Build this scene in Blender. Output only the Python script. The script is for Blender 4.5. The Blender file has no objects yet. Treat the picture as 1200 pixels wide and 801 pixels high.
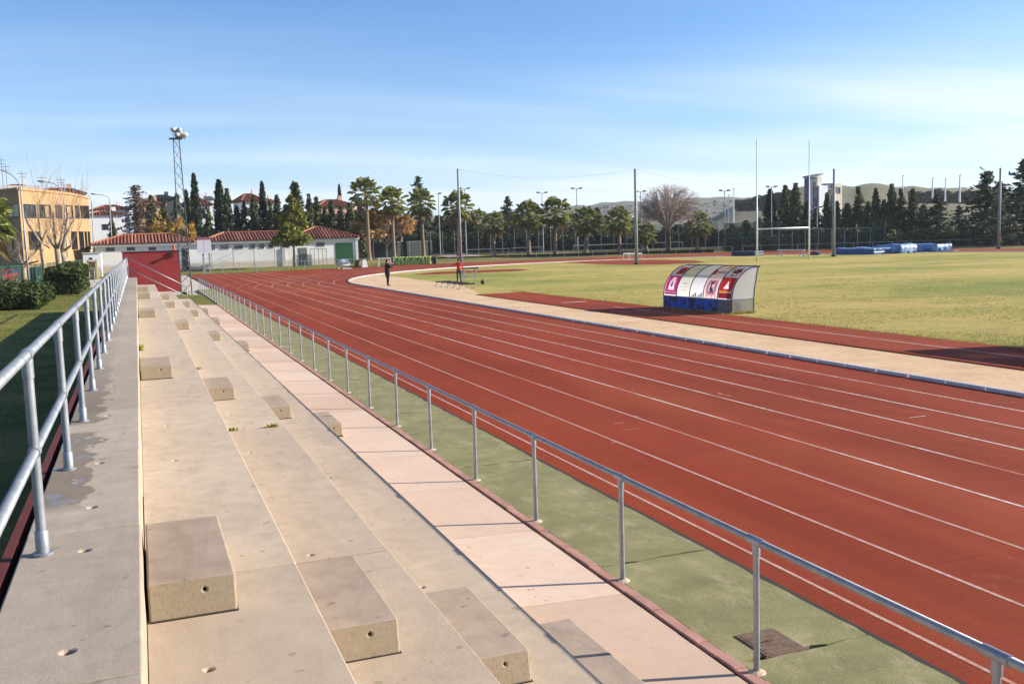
import bpy, bmesh, math, random
from mathutils import Vector, Matrix
from mathutils.geometry import tessellate_polygon
random.seed(7)
PI = math.pi
scene = bpy.context.scene
COL = scene.collection
ORD = ['first', 'second', 'third', 'fourth', 'fifth', 'sixth', 'seventh', 'eighth', 'ninth', 'tenth', 'eleventh', 'twelfth',
       'thirteenth', 'fourteenth', 'fifteenth', 'sixteenth', 'seventeenth', 'eighteenth', 'nineteenth', 'twentieth']

# ------------------------------------------------------------------ camera
FPX, YAW, PITCH, ROLL, HC = 1135.37, 0.3653, 0.1081, -0.03, 3.1749
def cam_axes():
    cy, sy = math.cos(YAW), math.sin(YAW)
    f = Vector((sy, cy, 0)); r = Vector((cy, -sy, 0)); u = Vector((0, 0, 1))
    cp, sp = math.cos(PITCH), math.sin(PITCH)
    f2 = f * cp - u * sp; u2 = u * cp + f * sp
    cr, sr = math.cos(ROLL), math.sin(ROLL)
    return r * cr + u2 * sr, u2 * cr - r * sr, f2
CR, CU, CF = cam_axes()
EYE = Vector((0, 0, HC))
cd = bpy.data.cameras.new('camera'); cam = bpy.data.objects.new('camera', cd); COL.objects.link(cam)
cd.sensor_width = 36; cd.lens = 36 * FPX / 1200; cd.clip_start = 0.05; cd.clip_end = 9000
m = Matrix.Identity(4)
for i, a in enumerate((CR, CU, -CF)):
    for j in range(3): m[j][i] = a[j]
m[0][3], m[1][3], m[2][3] = EYE
cam.matrix_world = m
scene.camera = cam
# survey helpers: where on the site a measured direction from the stand lands
def ray(px, py): return CR * ((px - 600) / FPX) + CU * ((400.5 - py) / FPX) + CF
def G(px, py, z=-0.05):
    d = ray(px, py); t = (z - HC) / d.z
    return EYE + d * t
def D(px, py, dep): return EYE + ray(px, py) * dep
def AY(px, py, Y):
    d = ray(px, py); return EYE + d * (Y / d.y)
def row(p):
    d = Vector(p) - EYE
    return 400.5 - FPX * d.dot(CU) / d.dot(CF)
def ztop(p, py):
    a, b = -20.0, 400.0
    for _ in range(50):
        c = (a + b) / 2
        if row((p[0], p[1], c)) > py: a = c
        else: b = c
    return a
def sstep(a, b, x):
    t = min(1, max(0, (x - a) / (b - a))); return t * t * (3 - 2 * t)
def zt(x, y):   # the lie of the land
    return -0.12 + 0.34 * sstep(124, 142, y) * sstep(-12, 2, x) * (1 - sstep(95, 130, x))

# ------------------------------------------------------------------ tagging
def tag(o, label=None, cat=None, group=None, kind=None):
    if label: o['label'] = label
    if cat: o['category'] = cat
    if group: o['group'] = group
    if kind: o['kind'] = kind
    return o
def empty(name, loc=(0, 0, 0), rz=0, label=None, cat=None, group=None):
    o = bpy.data.objects.new(name, None); COL.objects.link(o)
    o.location = loc; o.rotation_euler = (0, 0, rz); o.empty_display_size = 0.2
    return tag(o, label, cat, group)
KIDS = {}
def link(name, me, parent=None):
    o = bpy.data.objects.new(name, me); COL.objects.link(o)
    if parent is not None:
        o.parent = parent
        KIDS.setdefault(parent.name, []).append(o)
    return o
def copy_tree(o, parent=None):
    c = o.copy(); COL.objects.link(c); c.parent = parent
    if parent is not None: KIDS.setdefault(parent.name, []).append(c)
    for ch in list(KIDS.get(o.name, [])): copy_tree(ch, c)
    return c

# ------------------------------------------------------------------ mesh builder
class MB:
    def __init__(s): s.v = []; s.f = []; s.mi = []
    def add(s, vs, fs, mi=0):
        n = len(s.v); s.v += [tuple(p) for p in vs]
        for f in fs: s.f.append(tuple(n + i for i in f)); s.mi.append(mi)
        return s
    def quad(s, a, b, c, d, mi=0): return s.add((a, b, c, d), ((0, 1, 2, 3),), mi)
    def tri(s, a, b, c, mi=0): return s.add((a, b, c), ((0, 1, 2),), mi)
    def box(s, x0, x1, y0, y1, z0, z1, mi=0, M=None):
        vs = [Vector((x, y, z)) for z in (z0, z1) for y in (y0, y1) for x in (x0, x1)]
        if M is not None: vs = [M @ p for p in vs]
        return s.add(vs, ((0, 2, 3, 1), (4, 5, 7, 6), (0, 1, 5, 4), (2, 6, 7, 3), (0, 4, 6, 2), (1, 3, 7, 5)), mi)
    def prism(s, pts, z0, z1, mi=0, cap=True):
        n = len(pts)
        area = sum(pts[i][0] * pts[(i + 1) % n][1] - pts[(i + 1) % n][0] * pts[i][1] for i in range(n))
        if area < 0: pts = pts[::-1]
        vs = [(p[0], p[1], z0) for p in pts] + [(p[0], p[1], z1) for p in pts]
        fs = [(i, (i + 1) % n, n + (i + 1) % n, n + i) for i in range(n)]
        if cap:
            tri = tessellate_polygon([[Vector((p[0], p[1], 0)) for p in pts]])
            for t in tri:
                a, b, c = [Vector((pts[i][0], pts[i][1], 0)) for i in t]
                if (b - a).cross(c - a).z < 0: t = (t[0], t[2], t[1])
                fs.append(tuple(n + i for i in t)); fs.append(tuple(t[::-1]))
        return s.add(vs, fs, mi)
    def sheet(s, pts, z, mi=0):
        tri = tessellate_polygon([[Vector((p[0], p[1], 0)) for p in pts]])
        fs = []
        for t in tri:
            a, b, c = [Vector((pts[i][0], pts[i][1], 0)) for i in t]
            fs.append(tuple(t) if (b - a).cross(c - a).z > 0 else (t[0], t[2], t[1]))
        zz = z if callable(z) else (lambda x, y: z)
        return s.add([(p[0], p[1], zz(p[0], p[1])) for p in pts], fs, mi)
    def tube(s, pts, rs, n=8, mi=0, cap=True):
        pts = [Vector(p) for p in pts]
        if not isinstance(rs, (list, tuple)): rs = [rs] * len(pts)
        base = len(s.v); prev = None
        for i, p in enumerate(pts):
            if i == 0: t = pts[1] - p
            elif i == len(pts) - 1: t = p - pts[i - 1]
            else: t = (pts[i + 1] - p).normalized() + (p - pts[i - 1]).normalized()
            if t.length < 1e-9: t = Vector((0, 0, 1))
            t.normalize()
            if prev is None:
                a = Vector((1, 0, 0)) if abs(t.x) < 0.8 else Vector((0, 1, 0))
            else: a = prev
            u = (a - t * a.dot(t)); u = u.normalized() if u.length > 1e-6 else t.orthogonal().normalized()
            prev = u; w = t.cross(u)
            for k in range(n):
                an = 2 * PI * k / n
                s.v.append(tuple(p + (u * math.cos(an) + w * math.sin(an)) * rs[i]))
        for i in range(len(pts) - 1):
            for k in range(n):
                a = base + i * n + k; b = base + i * n + (k + 1) % n
                s.f.append((a, b, b + n, a + n)); s.mi.append(mi)
        if cap:
            s.f.append(tuple(base + k for k in range(n))[::-1]); s.mi.append(mi)
            e = base + (len(pts) - 1) * n
            s.f.append(tuple(e + k for k in range(n))); s.mi.append(mi)
        return s
    def ball(s, c, rx, ry=None, rz=None, nu=10, nv=7, mi=0):
        ry = ry or rx; rz = rz or rx; c = Vector(c); vs = []; fs = []
        for j in range(nv + 1):
            th = PI * j / nv
            for i in range(nu):
                ph = 2 * PI * i / nu
                vs.append((c.x + rx * math.sin(th) * math.cos(ph), c.y + ry * math.sin(th) * math.sin(ph), c.z - rz * math.cos(th)))
        for j in range(nv):
            for i in range(nu): fs.append((j * nu + i, j * nu + (i + 1) % nu, (j + 1) * nu + (i + 1) % nu, (j + 1) * nu + i))
        return s.add(vs, fs, mi)
    def mesh(s, name, mats, smooth=False):
        me = bpy.data.meshes.new(name); me.from_pydata(s.v, [], s.f)
        if not isinstance(mats, (list, tuple)): mats = [mats]
        for x in mats: me.materials.append(x)
        if len(mats) > 1: me.polygons.foreach_set('material_index', s.mi)
        if smooth: me.polygons.foreach_set('use_smooth', [True] * len(me.polygons))
        me.update(); return me
    def build(s, name, mats, parent=None, smooth=False):
        return link(name, s.mesh(name, mats, smooth), parent)
def bevel(o, w, seg=2):
    b = o.modifiers.new('bevel', 'BEVEL'); b.width = w; b.segments = seg; b.limit_method = 'ANGLE'; b.angle_limit = math.radians(40)
    return o
def bake(o):   # apply the modifiers
    dg = bpy.context.evaluated_depsgraph_get(); dg.update()
    me = bpy.data.meshes.new_from_object(o.evaluated_get(dg)); o.modifiers.clear(); o.data = me
    return o

# ------------------------------------------------------------------ materials
def lin(h):
    h = h.lstrip('#'); c = [int(h[i:i + 2], 16) / 255 for i in (0, 2, 4)]
    return tuple(x / 12.92 if x <= 0.04045 else ((x + 0.055) / 1.055) ** 2.4 for x in c) + (1,)
class NT:
    def __init__(s, name):
        s.m = bpy.data.materials.new(name); s.m.use_nodes = True; s.t = s.m.node_tree; s.n = s.t.nodes; s.l = s.t.links
        s.b = s.n['Principled BSDF']; s.pos = None
    def node(s, t, **kw):
        x = s.n.new(t)
        for k, v in kw.items(): setattr(x, k, v)
        return x
    def co(s):
        if s.pos is None: s.pos = s.node('ShaderNodeNewGeometry')
        return s.pos.outputs['Position']
    def setin(s, nd, i, v):
        if hasattr(v, 'links') or hasattr(v, 'is_linked'): s.l.new(v, nd.inputs[i])
        else: nd.inputs[i].default_value = v
    def scaled(s, sc):
        mp = s.node('ShaderNodeMapping'); s.l.new(s.co(), mp.inputs[0]); mp.inputs['Scale'].default_value = sc
        return mp.outputs[0]
    def noise(s, scale=1, detail=5, rough=0.55, vec=None, dist=0):
        x = s.node('ShaderNodeTexNoise'); s.l.new(vec or s.co(), x.inputs['Vector'])
        x.inputs['Scale'].default_value = scale; x.inputs['Detail'].default_value = detail; x.inputs['Roughness'].default_value = rough
        x.inputs['Distortion'].default_value = dist
        return x.outputs[0]
    def ramp(s, fac, stops, const=False):
        r = s.node('ShaderNodeValToRGB'); s.l.new(fac, r.inputs[0]); e = r.color_ramp.elements
        if const: r.color_ramp.interpolation = 'CONSTANT'
        while len(e) < len(stops): e.new(0.5)
        for i, (p, c) in enumerate(stops):
            e[i].position = p; e[i].color = c if len(c) == 4 else tuple(c) + (1,)
        return r.outputs[0]
    def gray(s, fac, a, b):
        x = s.node('ShaderNodeMapRange'); x.clamp = True; s.setin(x, 0, fac); x.inputs[1].default_value = a; x.inputs[2].default_value = b
        return x.outputs[0]
    def mix(s, fac, a, b, mode='MIX'):
        x = s.node('ShaderNodeMix', data_type='RGBA', blend_type=mode); x.clamp_factor = True
        s.setin(x, 0, fac); s.setin(x, 6, a); s.setin(x, 7, b)
        return x.outputs[2]
    def math(s, op, a, b=0.0, c=0.0):
        x = s.node('ShaderNodeMath', operation=op); s.setin(x, 0, a); s.setin(x, 1, b); s.setin(x, 2, c)
        return x.outputs[0]
    def sep(s, v=None):
        x = s.node('ShaderNodeSeparateXYZ'); s.l.new(v or s.co(), x.inputs[0]); return x.outputs
    def island(s):
        s.co(); return s.pos.outputs['Random Per Island']
    def color(s, c): s.setin(s.b, 'Base Color', c); return s
    def rough(s, r): s.setin(s.b, 'Roughness', r); return s
    def bump(s, h, strength=0.3, dist=0.02):
        x = s.node('ShaderNodeBump'); x.inputs['Strength'].default_value = strength; x.inputs['Distance'].default_value = dist
        s.l.new(h, x.inputs['Height']); s.l.new(x.outputs[0], s.b.inputs['Normal']); return s
def sc(c, k): return (c[0] * k, c[1] * k, c[2] * k, 1)
def simple(name, hexc, rough=0.6, metal=0.0, var=0.12, scale=3.0, spec=0.5, bump=0.0, bscale=40):
    n = NT(name); c = lin(hexc) if isinstance(hexc, str) else hexc
    f = n.noise(scale, 6)
    n.color(n.ramp(f, [(0.3, sc(c, 1 - var)), (0.7, sc(c, 1 + var))])); n.rough(rough)
    n.b.inputs['Metallic'].default_value = metal; n.b.inputs['Specular IOR Level'].default_value = spec
    if bump: n.bump(n.noise(bscale, 4), bump, 0.01)
    return n.m
def leafmat(name, cols, rough=0.65, trans=0.0, scale=0.35):
    n = NT(name); k = len(cols)
    f = n.math('ADD', n.math('MULTIPLY', n.island(), 0.65), n.math('MULTIPLY', n.noise(scale, 3), 0.45))
    n.color(n.ramp(f, [(0.15 + 0.75 * i / (k - 1), c) for i, c in enumerate(cols)])); n.rough(rough)
    n.b.inputs['Specular IOR Level'].default_value = 0.25
    if trans:
        tr = n.node('ShaderNodeBsdfTranslucent'); n.l.new(n.b.inputs['Base Color'].links[0].from_socket, tr.inputs[0])
        mx = n.node('ShaderNodeMixShader'); mx.inputs[0].default_value = trans
        n.l.new(n.b.outputs[0], mx.inputs[1]); n.l.new(tr.outputs[0], mx.inputs[2])
        n.l.new(mx.outputs[0], n.n['Material Output'].inputs[0])
    return n.m

def concrete(name, c0, c1, c2, stain=0.25, wet=False, lichen=False):
    n = NT(name)
    big = n.noise(0.55, 6, 0.6); mid = n.noise(5, 6, 0.65); fine = n.noise(160, 3, 0.7)
    c = n.ramp(n.math('ADD', n.math('MULTIPLY', big, 0.6), n.math('MULTIPLY', n.island(), 0.4)), [(0.28, c0), (0.5, c1), (0.75, c2)])
    c = n.mix(n.math('MULTIPLY', n.gray(mid, 0.38, 0.72), 0.5), c, sc(c0, 0.72))
    c = n.mix(n.math('MULTIPLY', n.gray(fine, 0.5, 0.68), 0.5), c, sc(c1, 0.5))
    c = n.mix(n.math('MULTIPLY', n.gray(n.noise(210, 2, 0.5), 0.56, 0.7), 0.45), c, sc(c2, 1.35))
    # drips and traffic stains
    st = n.gray(n.noise(1.0, 7, 0.72, n.scaled((2.4, 0.5, 1)), 1.2), 0.5, 0.72)
    c = n.mix(n.math('MULTIPLY', st, stain), c, sc(c0, 0.5))
    sp = n.gray(n.noise(9, 2, 0.4), 0.71, 0.74)
    c = n.mix(n.math('MULTIPLY', sp, 0.45), c, sc(c0, 0.35))
    cr = n.gray(n.math('ABSOLUTE', n.math('SUBTRACT', n.noise(1.3, 9, 0.62), 0.5)), 0.0, 0.004)
    c = n.mix(n.math('MULTIPLY', n.math('SUBTRACT', 1.0, cr), n.math('MULTIPLY', n.gray(n.noise(0.5, 2), 0.55, 0.62), 0.6)), c, sc(c0, 0.4))
    r = 0.85
    if lichen:
        s_ = n.sep(n.pos.outputs['Normal'])
        up = n.gray(s_[2], 0.35, 0.8)
        c = n.mix(n.math('MULTIPLY', n.math('SUBTRACT', 1.0, up), n.gray(n.noise(14, 6, 0.75), 0.3, 0.62)), c, lin('#978970'))
        c = n.mix(n.math('MULTIPLY', n.math('SUBTRACT', 1.0, up), n.math('MULTIPLY', n.gray(n.noise(75, 5, 0.8, n.scaled((1, 1, .45))), 0.52, 0.68), .7)), c, lin('#6b6148'))
    if wet:
        s_ = n.sep()
        edge = n.math('ADD', s_[0], n.math('MULTIPLY', n.math('SUBTRACT', n.noise(2.6, 5, 0.6), 0.5), 0.5))
        w = n.gray(n.math('MULTIPLY', edge, -1.0), 0.40, 0.425)
        w = n.math('MULTIPLY', w, n.gray(n.noise(0.9, 2, 0.5, n.scaled((0, 1, 0))), 0.36, 0.42))
        w = n.math('MULTIPLY', w, n.gray(s_[1], 5.9, 6.4)); w = n.math('MULTIPLY', w, n.math('SUBTRACT', 1.0, n.math('MULTIPLY', n.gray(s_[1], 10.5, 15.0), .8)))
        c = n.mix(n.math('MULTIPLY', w, 0.6), c, lin('#4f3f2c'))
        pud = n.math('MULTIPLY', w, n.gray(n.noise(6, 2, 0.4), 0.56, 0.62))
        r = n.ramp(pud, [(0.0, (0.85, 0.85, 0.85, 1)), (1.0, (0.12, 0.12, 0.12, 1))])
        
    n.color(c); n.rough(r)
    n.bump(n.math('ADD', n.math('MULTIPLY', fine, 0.6), n.math('MULTIPLY', n.noise(40, 5), 0.8)), 0.35, 0.004)
    return n.m
M = {}
M['conc'] = concrete('pale concrete', lin('#ac9984'), lin('#bca991'), lin('#c7b59e'), 0.28)
M['conc_top'] = concrete('grey beige concrete', lin('#958776'), lin('#a39482'), lin('#ae9f8d'), 0.3, wet=True)
M['conc_block'] = concrete('reddish precast concrete', lin('#8e7a68'), lin('#9d8a76'), lin('#aa9783'), 0.32, lichen=True)
M['joint'] = simple('joint dirt', '#2a231e', 0.95, var=0.3)
def walkway_mat():
    n = NT('pink concrete paving')
    c = n.ramp(n.math('ADD', n.math('MULTIPLY', n.noise(0.7, 6, 0.6), 0.6), n.math('MULTIPLY', n.island(), 0.4)), [(0.3, lin('#b69c86')), (0.55, lin('#c5ab95')), (0.8, lin('#cfb7a2'))])
    c = n.mix(n.math('MULTIPLY', n.gray(n.noise(7, 6, 0.7), 0.4, 0.75), 0.3), c, lin('#a58876'))
    c = n.mix(n.math('MULTIPLY', n.gray(n.noise(140, 3, 0.7), 0.52, 0.7), 0.35), c, lin('#9b8173'))
    c = n.mix(n.math('MULTIPLY', n.gray(n.noise(12, 2, 0.4), 0.72, 0.75), 0.5), c, lin('#6d5848'))
    n.color(c).rough(0.9).bump(n.noise(90, 5, 0.7), 0.4, 0.004)
    return n.m
M['walk'] = walkway_mat()
def green_mat():
    n = NT('worn green painted concrete')
    c = n.ramp(n.noise(1.6, 8, 0.7), [(0.3, lin('#6b6740')), (0.5, lin('#7b774a')), (0.7, lin('#938b5e'))])
    c = n.mix(n.math('MULTIPLY', n.gray(n.noise(3, 8, 0.75, n.scaled((1, 0.6, 1)), 0.1), 0.52, 0.66), 0.75), c, lin('#a09270'))
    c = n.mix(n.math('MULTIPLY', n.gray(n.noise(2.2, 5, 0.6), 0.62, 0.74), 0.8), c, lin('#8d6f55'))
    c = n.mix(n.math('MULTIPLY', n.gray(n.noise(110, 3, 0.7), 0.53, 0.68), 0.45), c, lin('#5d6349'))
    c = n.mix(n.math('MULTIPLY', n.gray(n.noise(60, 3, 0.7), 0.64, 0.7), 0.4), c, lin('#c0b79d'))
    n.color(c).rough(0.88).bump(n.noise(45, 7, 0.75), 0.7, 0.008)
    return n.m
M['green'] = green_mat()
def track_mat():
    n = NT('red rubber track')
    c = n.ramp(n.noise(0.22, 6, 0.6), [(0.3, lin('#782a08')), (0.55, lin('#86300b')), (0.78, lin('#933a10'))])
    ln = n.noise(1.0, 3, 0.6, n.scaled((0.6, 26, 1)))
    c = n.mix(n.math('MULTIPLY', n.gray(ln, 0.4, 0.66), 0.55), c, lin('#6f260a'))
    ln2 = n.noise(1.0, 3, 0.6, n.scaled((0.9, 0.06, 1)))
    c = n.mix(n.math('MULTIPLY', n.gray(ln2, 0.42, 0.68), 0.3), c, lin('#ac4b33'))
    c = n.mix(n.math('MULTIPLY', n.gray(n.noise(110, 3, 0.7), 0.48, 0.66), 0.6), c, lin('#58200a'))
    c = n.mix(n.math('MULTIPLY', n.gray(n.noise(170, 2, 0.6), 0.58, 0.7), 0.5), c, lin('#b3623c'))
    c = n.mix(n.math('MULTIPLY', n.gray(n.noise(0.13, 7, 0.7, n.scaled((1, .35, 1)), 1.0), 0.45, 0.7), 0.45), c, lin('#a2542c'))
    c = n.mix(n.math('MULTIPLY', n.gray(n.noise(0.8, 6, 0.75), 0.63, 0.74), 0.35), c, lin('#a8614c'))
    c = n.mix(n.math('MULTIPLY', n.gray(n.noise(2.3, 3, 0.5, n.scaled((1, 0.5, 1))), 0.735, 0.76), 0.6), c, lin('#b98b78'))
    n.color(c).rough(0.8); n.b.inputs['Specular IOR Level'].default_value = 0.15
    n.bump(n.math('ADD', n.noise(150, 3), n.math('MULTIPLY', ln, 0.7)), 0.9, 0.005)
    return n.m
M['track'] = track_mat()
def line_mat():
    n = NT('worn white line paint')
    c = n.ramp(n.noise(9, 5, 0.7), [(0.35, lin('#b89a8c')), (0.6, lin('#e0d6ce'))])
    c = n.mix(n.gray(n.noise(0.35, 4, 0.6), 0.5, 0.68), c, lin('#ac6049'))
    c = n.mix(n.math('MULTIPLY', n.gray(n.noise(28, 4, 0.75), 0.5, 0.64), .6), c, lin('#9a4a33'))
    c = n.mix(n.math('MULTIPLY', n.math('SUBTRACT', 1.0, n.gray(n.sep()[0], 8.2, 9.1)), .6), c, lin('#a3604a'))
    n.color(c).rough(0.7); return n.m
M['line'] = line_mat()
def sand_mat():
    n = NT('pale sand')
    c = n.ramp(n.noise(0.6, 7, 0.65), [(0.3, lin('#bb986f')), (0.5, lin('#c9a880')), (0.72, lin('#d3b590'))])
    c = n.mix(n.math('MULTIPLY', n.gray(n.noise(4, 6, 0.75), 0.5, 0.72), 0.45), c, lin('#967551'))
    c = n.mix(n.math('MULTIPLY', n.gray(n.noise(26, 4, 0.7), 0.6, 0.7), 0.5), c, lin('#86684a'))
    n.color(c).rough(0.95).bump(n.noise(14, 7, 0.7), 0.8, 0.03); return n.m
M['sand'] = sand_mat()
def grass_mat(name, a, b, c_, d, dirt=0.5, s=1.0):
    n = NT(name)
    v1 = n.noise(0.06 * s, 5, 0.6, n.scaled((1, 1.6, 1))); v2 = n.noise(0.6 * s, 6, 0.7); v3 = n.noise(9, 5, 0.75); v4 = n.noise(45, 3, 0.7)
    f = n.math('ADD', n.math('MULTIPLY', v1, 0.65), n.math('MULTIPLY', v2, 0.35))
    c = n.ramp(f, [(0.38, a), (0.46, b), (0.53, c_), (0.6, d)])
    c = n.mix(n.math('MULTIPLY', n.gray(v3, 0.42, 0.68), 0.55), c, sc(a, 0.45))
    c = n.mix(n.math('MULTIPLY', n.gray(v4, 0.5, 0.7), 0.4), c, sc(d, 0.9))
    c = n.mix(n.math('MULTIPLY', n.gray(n.noise(0.3 * s, 7, 0.75), 0.58, 0.7), dirt), c, lin('#8f7a4a'))
    n.color(c).rough(0.9); n.b.inputs['Specular IOR Level'].default_value = 0.2
    n.bump(n.math('ADD', n.math('MULTIPLY', v3, 1.2), v4), 1.0, 0.06)
    return n.m
M['field'] = grass_mat('dry winter field grass', lin('#7e8a3f'), lin('#a29c4e'), lin('#bda95d'), lin('#c9b06e'), 0.6)
M['lawn'] = grass_mat('lawn grass', lin('#525c22'), lin('#69702b'), lin('#7f7b38'), lin('#8d8444'), 0.5, 4)
M['land'] = grass_mat('rough ground', lin('#5c6a2a'), lin('#747238'), lin('#86784a'), lin('#8d7c52'), 0.5)
M['galv'] = NT('galvanised steel')
def galv():
    n = M['galv']
    c = n.ramp(n.noise(6, 6, 0.7), [(0.3, lin('#797f86')), (0.7, lin('#979ca2'))])
    c = n.mix(n.math('MULTIPLY', n.gray(n.noise(26, 4, 0.7), 0.6, 0.72), 0.35), c, lin('#6a6f74'))
    n.color(c); n.b.inputs['Metallic'].default_value = 0.45
    n.rough(n.ramp(n.noise(11, 4), [(0.3, (0.38, 0.38, 0.38, 1)), (0.7, (0.55, 0.55, 0.55, 1))]))
    return n.m
M['galv'] = galv()
M['galvdull'] = simple('dull galvanised steel', '#8d9296', 0.6, 0.1, 0.12, 8)
M['pole'] = simple('weathered steel pole', '#868a8d', 0.6, 0.0, 0.15, 2)
M['polewhite'] = simple('white painted steel', '#d9dcdd', 0.4, 0.0, 0.05, 3)
M['darkmetal'] = simple('dark metal', '#33363a', 0.5, 0.5, 0.2, 5)
M['greenmetal'] = simple('green painted metal', '#1f5a42', 0.5, 0.1, 0.15, 3)
M['redpaint'] = simple('dark red painted edge', '#52170f', 0.8, 0, 0.25, 6, bump=0.2)
M['brick'] = simple('red kerb brick', '#a67a6b', 0.9, 0, 0.25, 4, bump=0.4, bscale=80)
M['white'] = simple('white painted surface', '#c9cacb', 0.6, 0, 0.05, 2)
M['black'] = simple('black plastic', '#121315', 0.5, 0, 0.2, 6)
M['rubber'] = simple('rubber', '#17181a', 0.8, 0, 0.2, 6)
M['glass'] = simple('dark window glass', '#1b2126', 0.08, 0, 0.3, 0.8, spec=0.9)
M['bluemat'] = simple('blue vinyl', '#2e5d94', 0.45, 0, 0.15, 1.5)
M['darkblue'] = simple('dark navy vinyl', '#1c2f4c', 0.5, 0, 0.2, 1.5)
M['skin'] = simple('skin', '#b07a5c', 0.55, 0, 0.05, 8)
M['hair'] = simple('dark hair', '#15100d', 0.6, 0, 0.2, 20)
M['blackcloth'] = simple('black cloth', '#0e0f12', 0.85, 0, 0.25, 12)
M['redcloth'] = simple('red cloth', '#c32423', 0.8, 0, 0.12, 12)
M['navycloth'] = simple('navy denim', '#1d2a4a', 0.85, 0, 0.2, 12)
M['bark'] = simple('grey brown bark', '#6f6253', 0.9, 0, 0.35, 5, bump=0.5, bscale=20)
M['palebark'] = simple('pale pollard bark', '#8d7f6a', 0.9, 0, 0.35, 4, bump=0.5, bscale=15)
M['darkbark'] = simple('dark bark', '#3a2f26', 0.9, 0, 0.3, 5)
M['whitebark'] = simple('pale bark', '#a79f93', 0.9, 0, 0.2, 5)
M['twig'] = simple('bare twigs', '#6e5e53', 0.9, 0, 0.2, 1)
M['palmbark'] = simple('palm trunk fibre', '#7b6a58', 0.95, 0, 0.35, 6, bump=0.6, bscale=18)
# ================================================================== SETTING
def arc(cx, cy, r, a0, a1, n): return [(cx + r * math.cos(a0 + (a1 - a0) * i / n), cy + r * math.sin(a0 + (a1 - a0) * i / n)) for i in range(n + 1)]
BX, BY = 52.0, 71.0            # centre of the far bend
def ground():
    xs = [-4000, -2000, -1000, -500, -250, -120, -80] + [-60 + 6 * i for i in range(36)] + [180, 250, 400, 700, 1300, 2500, 4500]
    ys = [-900, -300, -100, -40, 0, 40, 80, 100] + [110 + 3 * i for i in range(16)] + [170, 200, 260, 350, 500, 800, 1500, 3000, 6000]
    b = MB(); vs = [(x, y, zt(x, y)) for y in ys for x in xs]; n = len(xs)
    b.add(vs, [(j * n + i, j * n + i + 1, (j + 1) * n + i + 1, (j + 1) * n + i) for j in range(len(ys) - 1) for i in range(n - 1)])
    tag(b.build('ground', M['land'], smooth=True), kind='structure')
ground()
b = MB(); b.sheet([(-15, -30), (-0.8, -30), (-0.8, 74), (-2.5, 100), (-15, 100)], -0.108)
b.sheet([(2.5, 54.6), (3.8, 54.6), (3.8, 66), (3.0, 67.5), (1.8, 67.5), (1.8, 55.9)], 0.012)
tag(b.build('lawn', M['lawn']), kind='structure')
b = MB(); b.sheet([(5.0, 117.6), (13, 117.2), (29, 121.6), (33, 133.6), (8, 134.6), (-8, 134.6), (-8, 117.6)], lambda x, y: zt(x, y) + 0.02)
tag(b.build('verge', M['lawn']), kind='structure')
b = MB(); b.sheet([(5.2, -60), (99.2, -60), (99.2, 84), (96, 104), (84, 121.5), (52, 122.5), (29, 121.5), (13, 117.2), (5.2, 116.8)], -0.05)
tag(b.build('running_track', M['track']), kind='structure')
b = MB(); b.sheet([(15.2, -60), (88.8, -60), (88.8, BY)] + arc(BX, BY, 36.8, 0, PI, 64)[1:], -0.044)
tag(b.build('grass_field', M['field']), kind='structure')
b = MB()
b.sheet([(15.2, -60), (17.8, -60), (17.8, 50.6), (20.2, 61.0), (21.2, 66.9), (20.7, 73), (21.4, 81), (20.8, 88.5)] + arc(BX, BY, 36.75, math.radians(149), PI, 14), -0.040)
n_ = 40
inner = arc(BX, BY, 35.3, math.radians(150), math.radians(62), n_); outer = arc(BX, BY, 36.78, math.radians(150), math.radians(62), n_)
for i in range(n_):
    p, q, r_, s_ = inner[i], inner[i + 1], outer[i + 1], outer[i]
    b.quad(*[(v[0], v[1], -0.040) for v in (p, q, r_, s_)][::-1])
tag(b.build('sand', M['sand']), kind='structure')
b = MB()
b.box(17.78, 20.75, -60, 52.0, -0.09, -0.012)
b.sheet([(23.7, 87.6), (25, 85.2), (29.3, 85), (33, 84.6), (35, 86), (35.4, 90), (31.7, 91.6), (27.3, 91.6)], -0.036)
b.sheet([(46.8, 104.6), (50, 106.2), (54, 105.6), (57, 101), (57.5, 93), (54.5, 86), (49, 85.5), (46.6, 89), (46.2, 96)], -0.036)
tag(b.build('jump_runway', M['track']), kind='structure')
LX = [5.545, 6.785, 8.005, 9.215, 10.40, 11.57, 12.77, 13.95]
b = MB()
for i, x in enumerate(LX):
    w = 0.021; z = -0.0476
    y = -60
    while y < 117:
        y1 = min(y + 6, 117); b.quad((x - w, y, z), (x + w, y, z), (x + w, y1, z), (x - w, y1, z)); y = y1
    r = BX - x; z = -0.0462
    ai = arc(BX, BY, r - w, PI, 0, 110); ao = arc(BX, BY, r + w, PI, 0, 110)
    for k in range(3, 110): b.quad((ai[k][0], ai[k][1], z), (ai[k + 1][0], ai[k + 1][1], z), (ao[k + 1][0], ao[k + 1][1], z), (ao[k][0], ao[k][1], z))
    x2 = 2 * BX - x
    b.quad((x2 - w, -60, z), (x2 + w, -60, z), (x2 + w, BY, z), (x2 - w, BY, z))
for (x, y, l) in ((7.45, 14.05, 0.35), (7.5, 14.6, 0.2), (12.1, 12.6, 0.35), (10.9, 33, 0.5), (9.8, 33, 0.5), (12.2, 33, .5)):   # little relay marks
    b.quad((x - l / 2, y - .02, -0.0435), (x + l / 2, y - .02, -0.0435), (x + l / 2, y + .02, -0.0468), (x - l / 2, y + .02, -0.0468))
b.quad((19.345, -60, -0.008), (19.395, -60, -0.008), (19.395, 38, -0.008), (19.345, 38, -0.008))
b.quad((18.65, 41.9, -0.008), (19.95, 41.9, -0.008), (19.95, 42.15, -0.008), (18.65, 42.15, -0.008))
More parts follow.
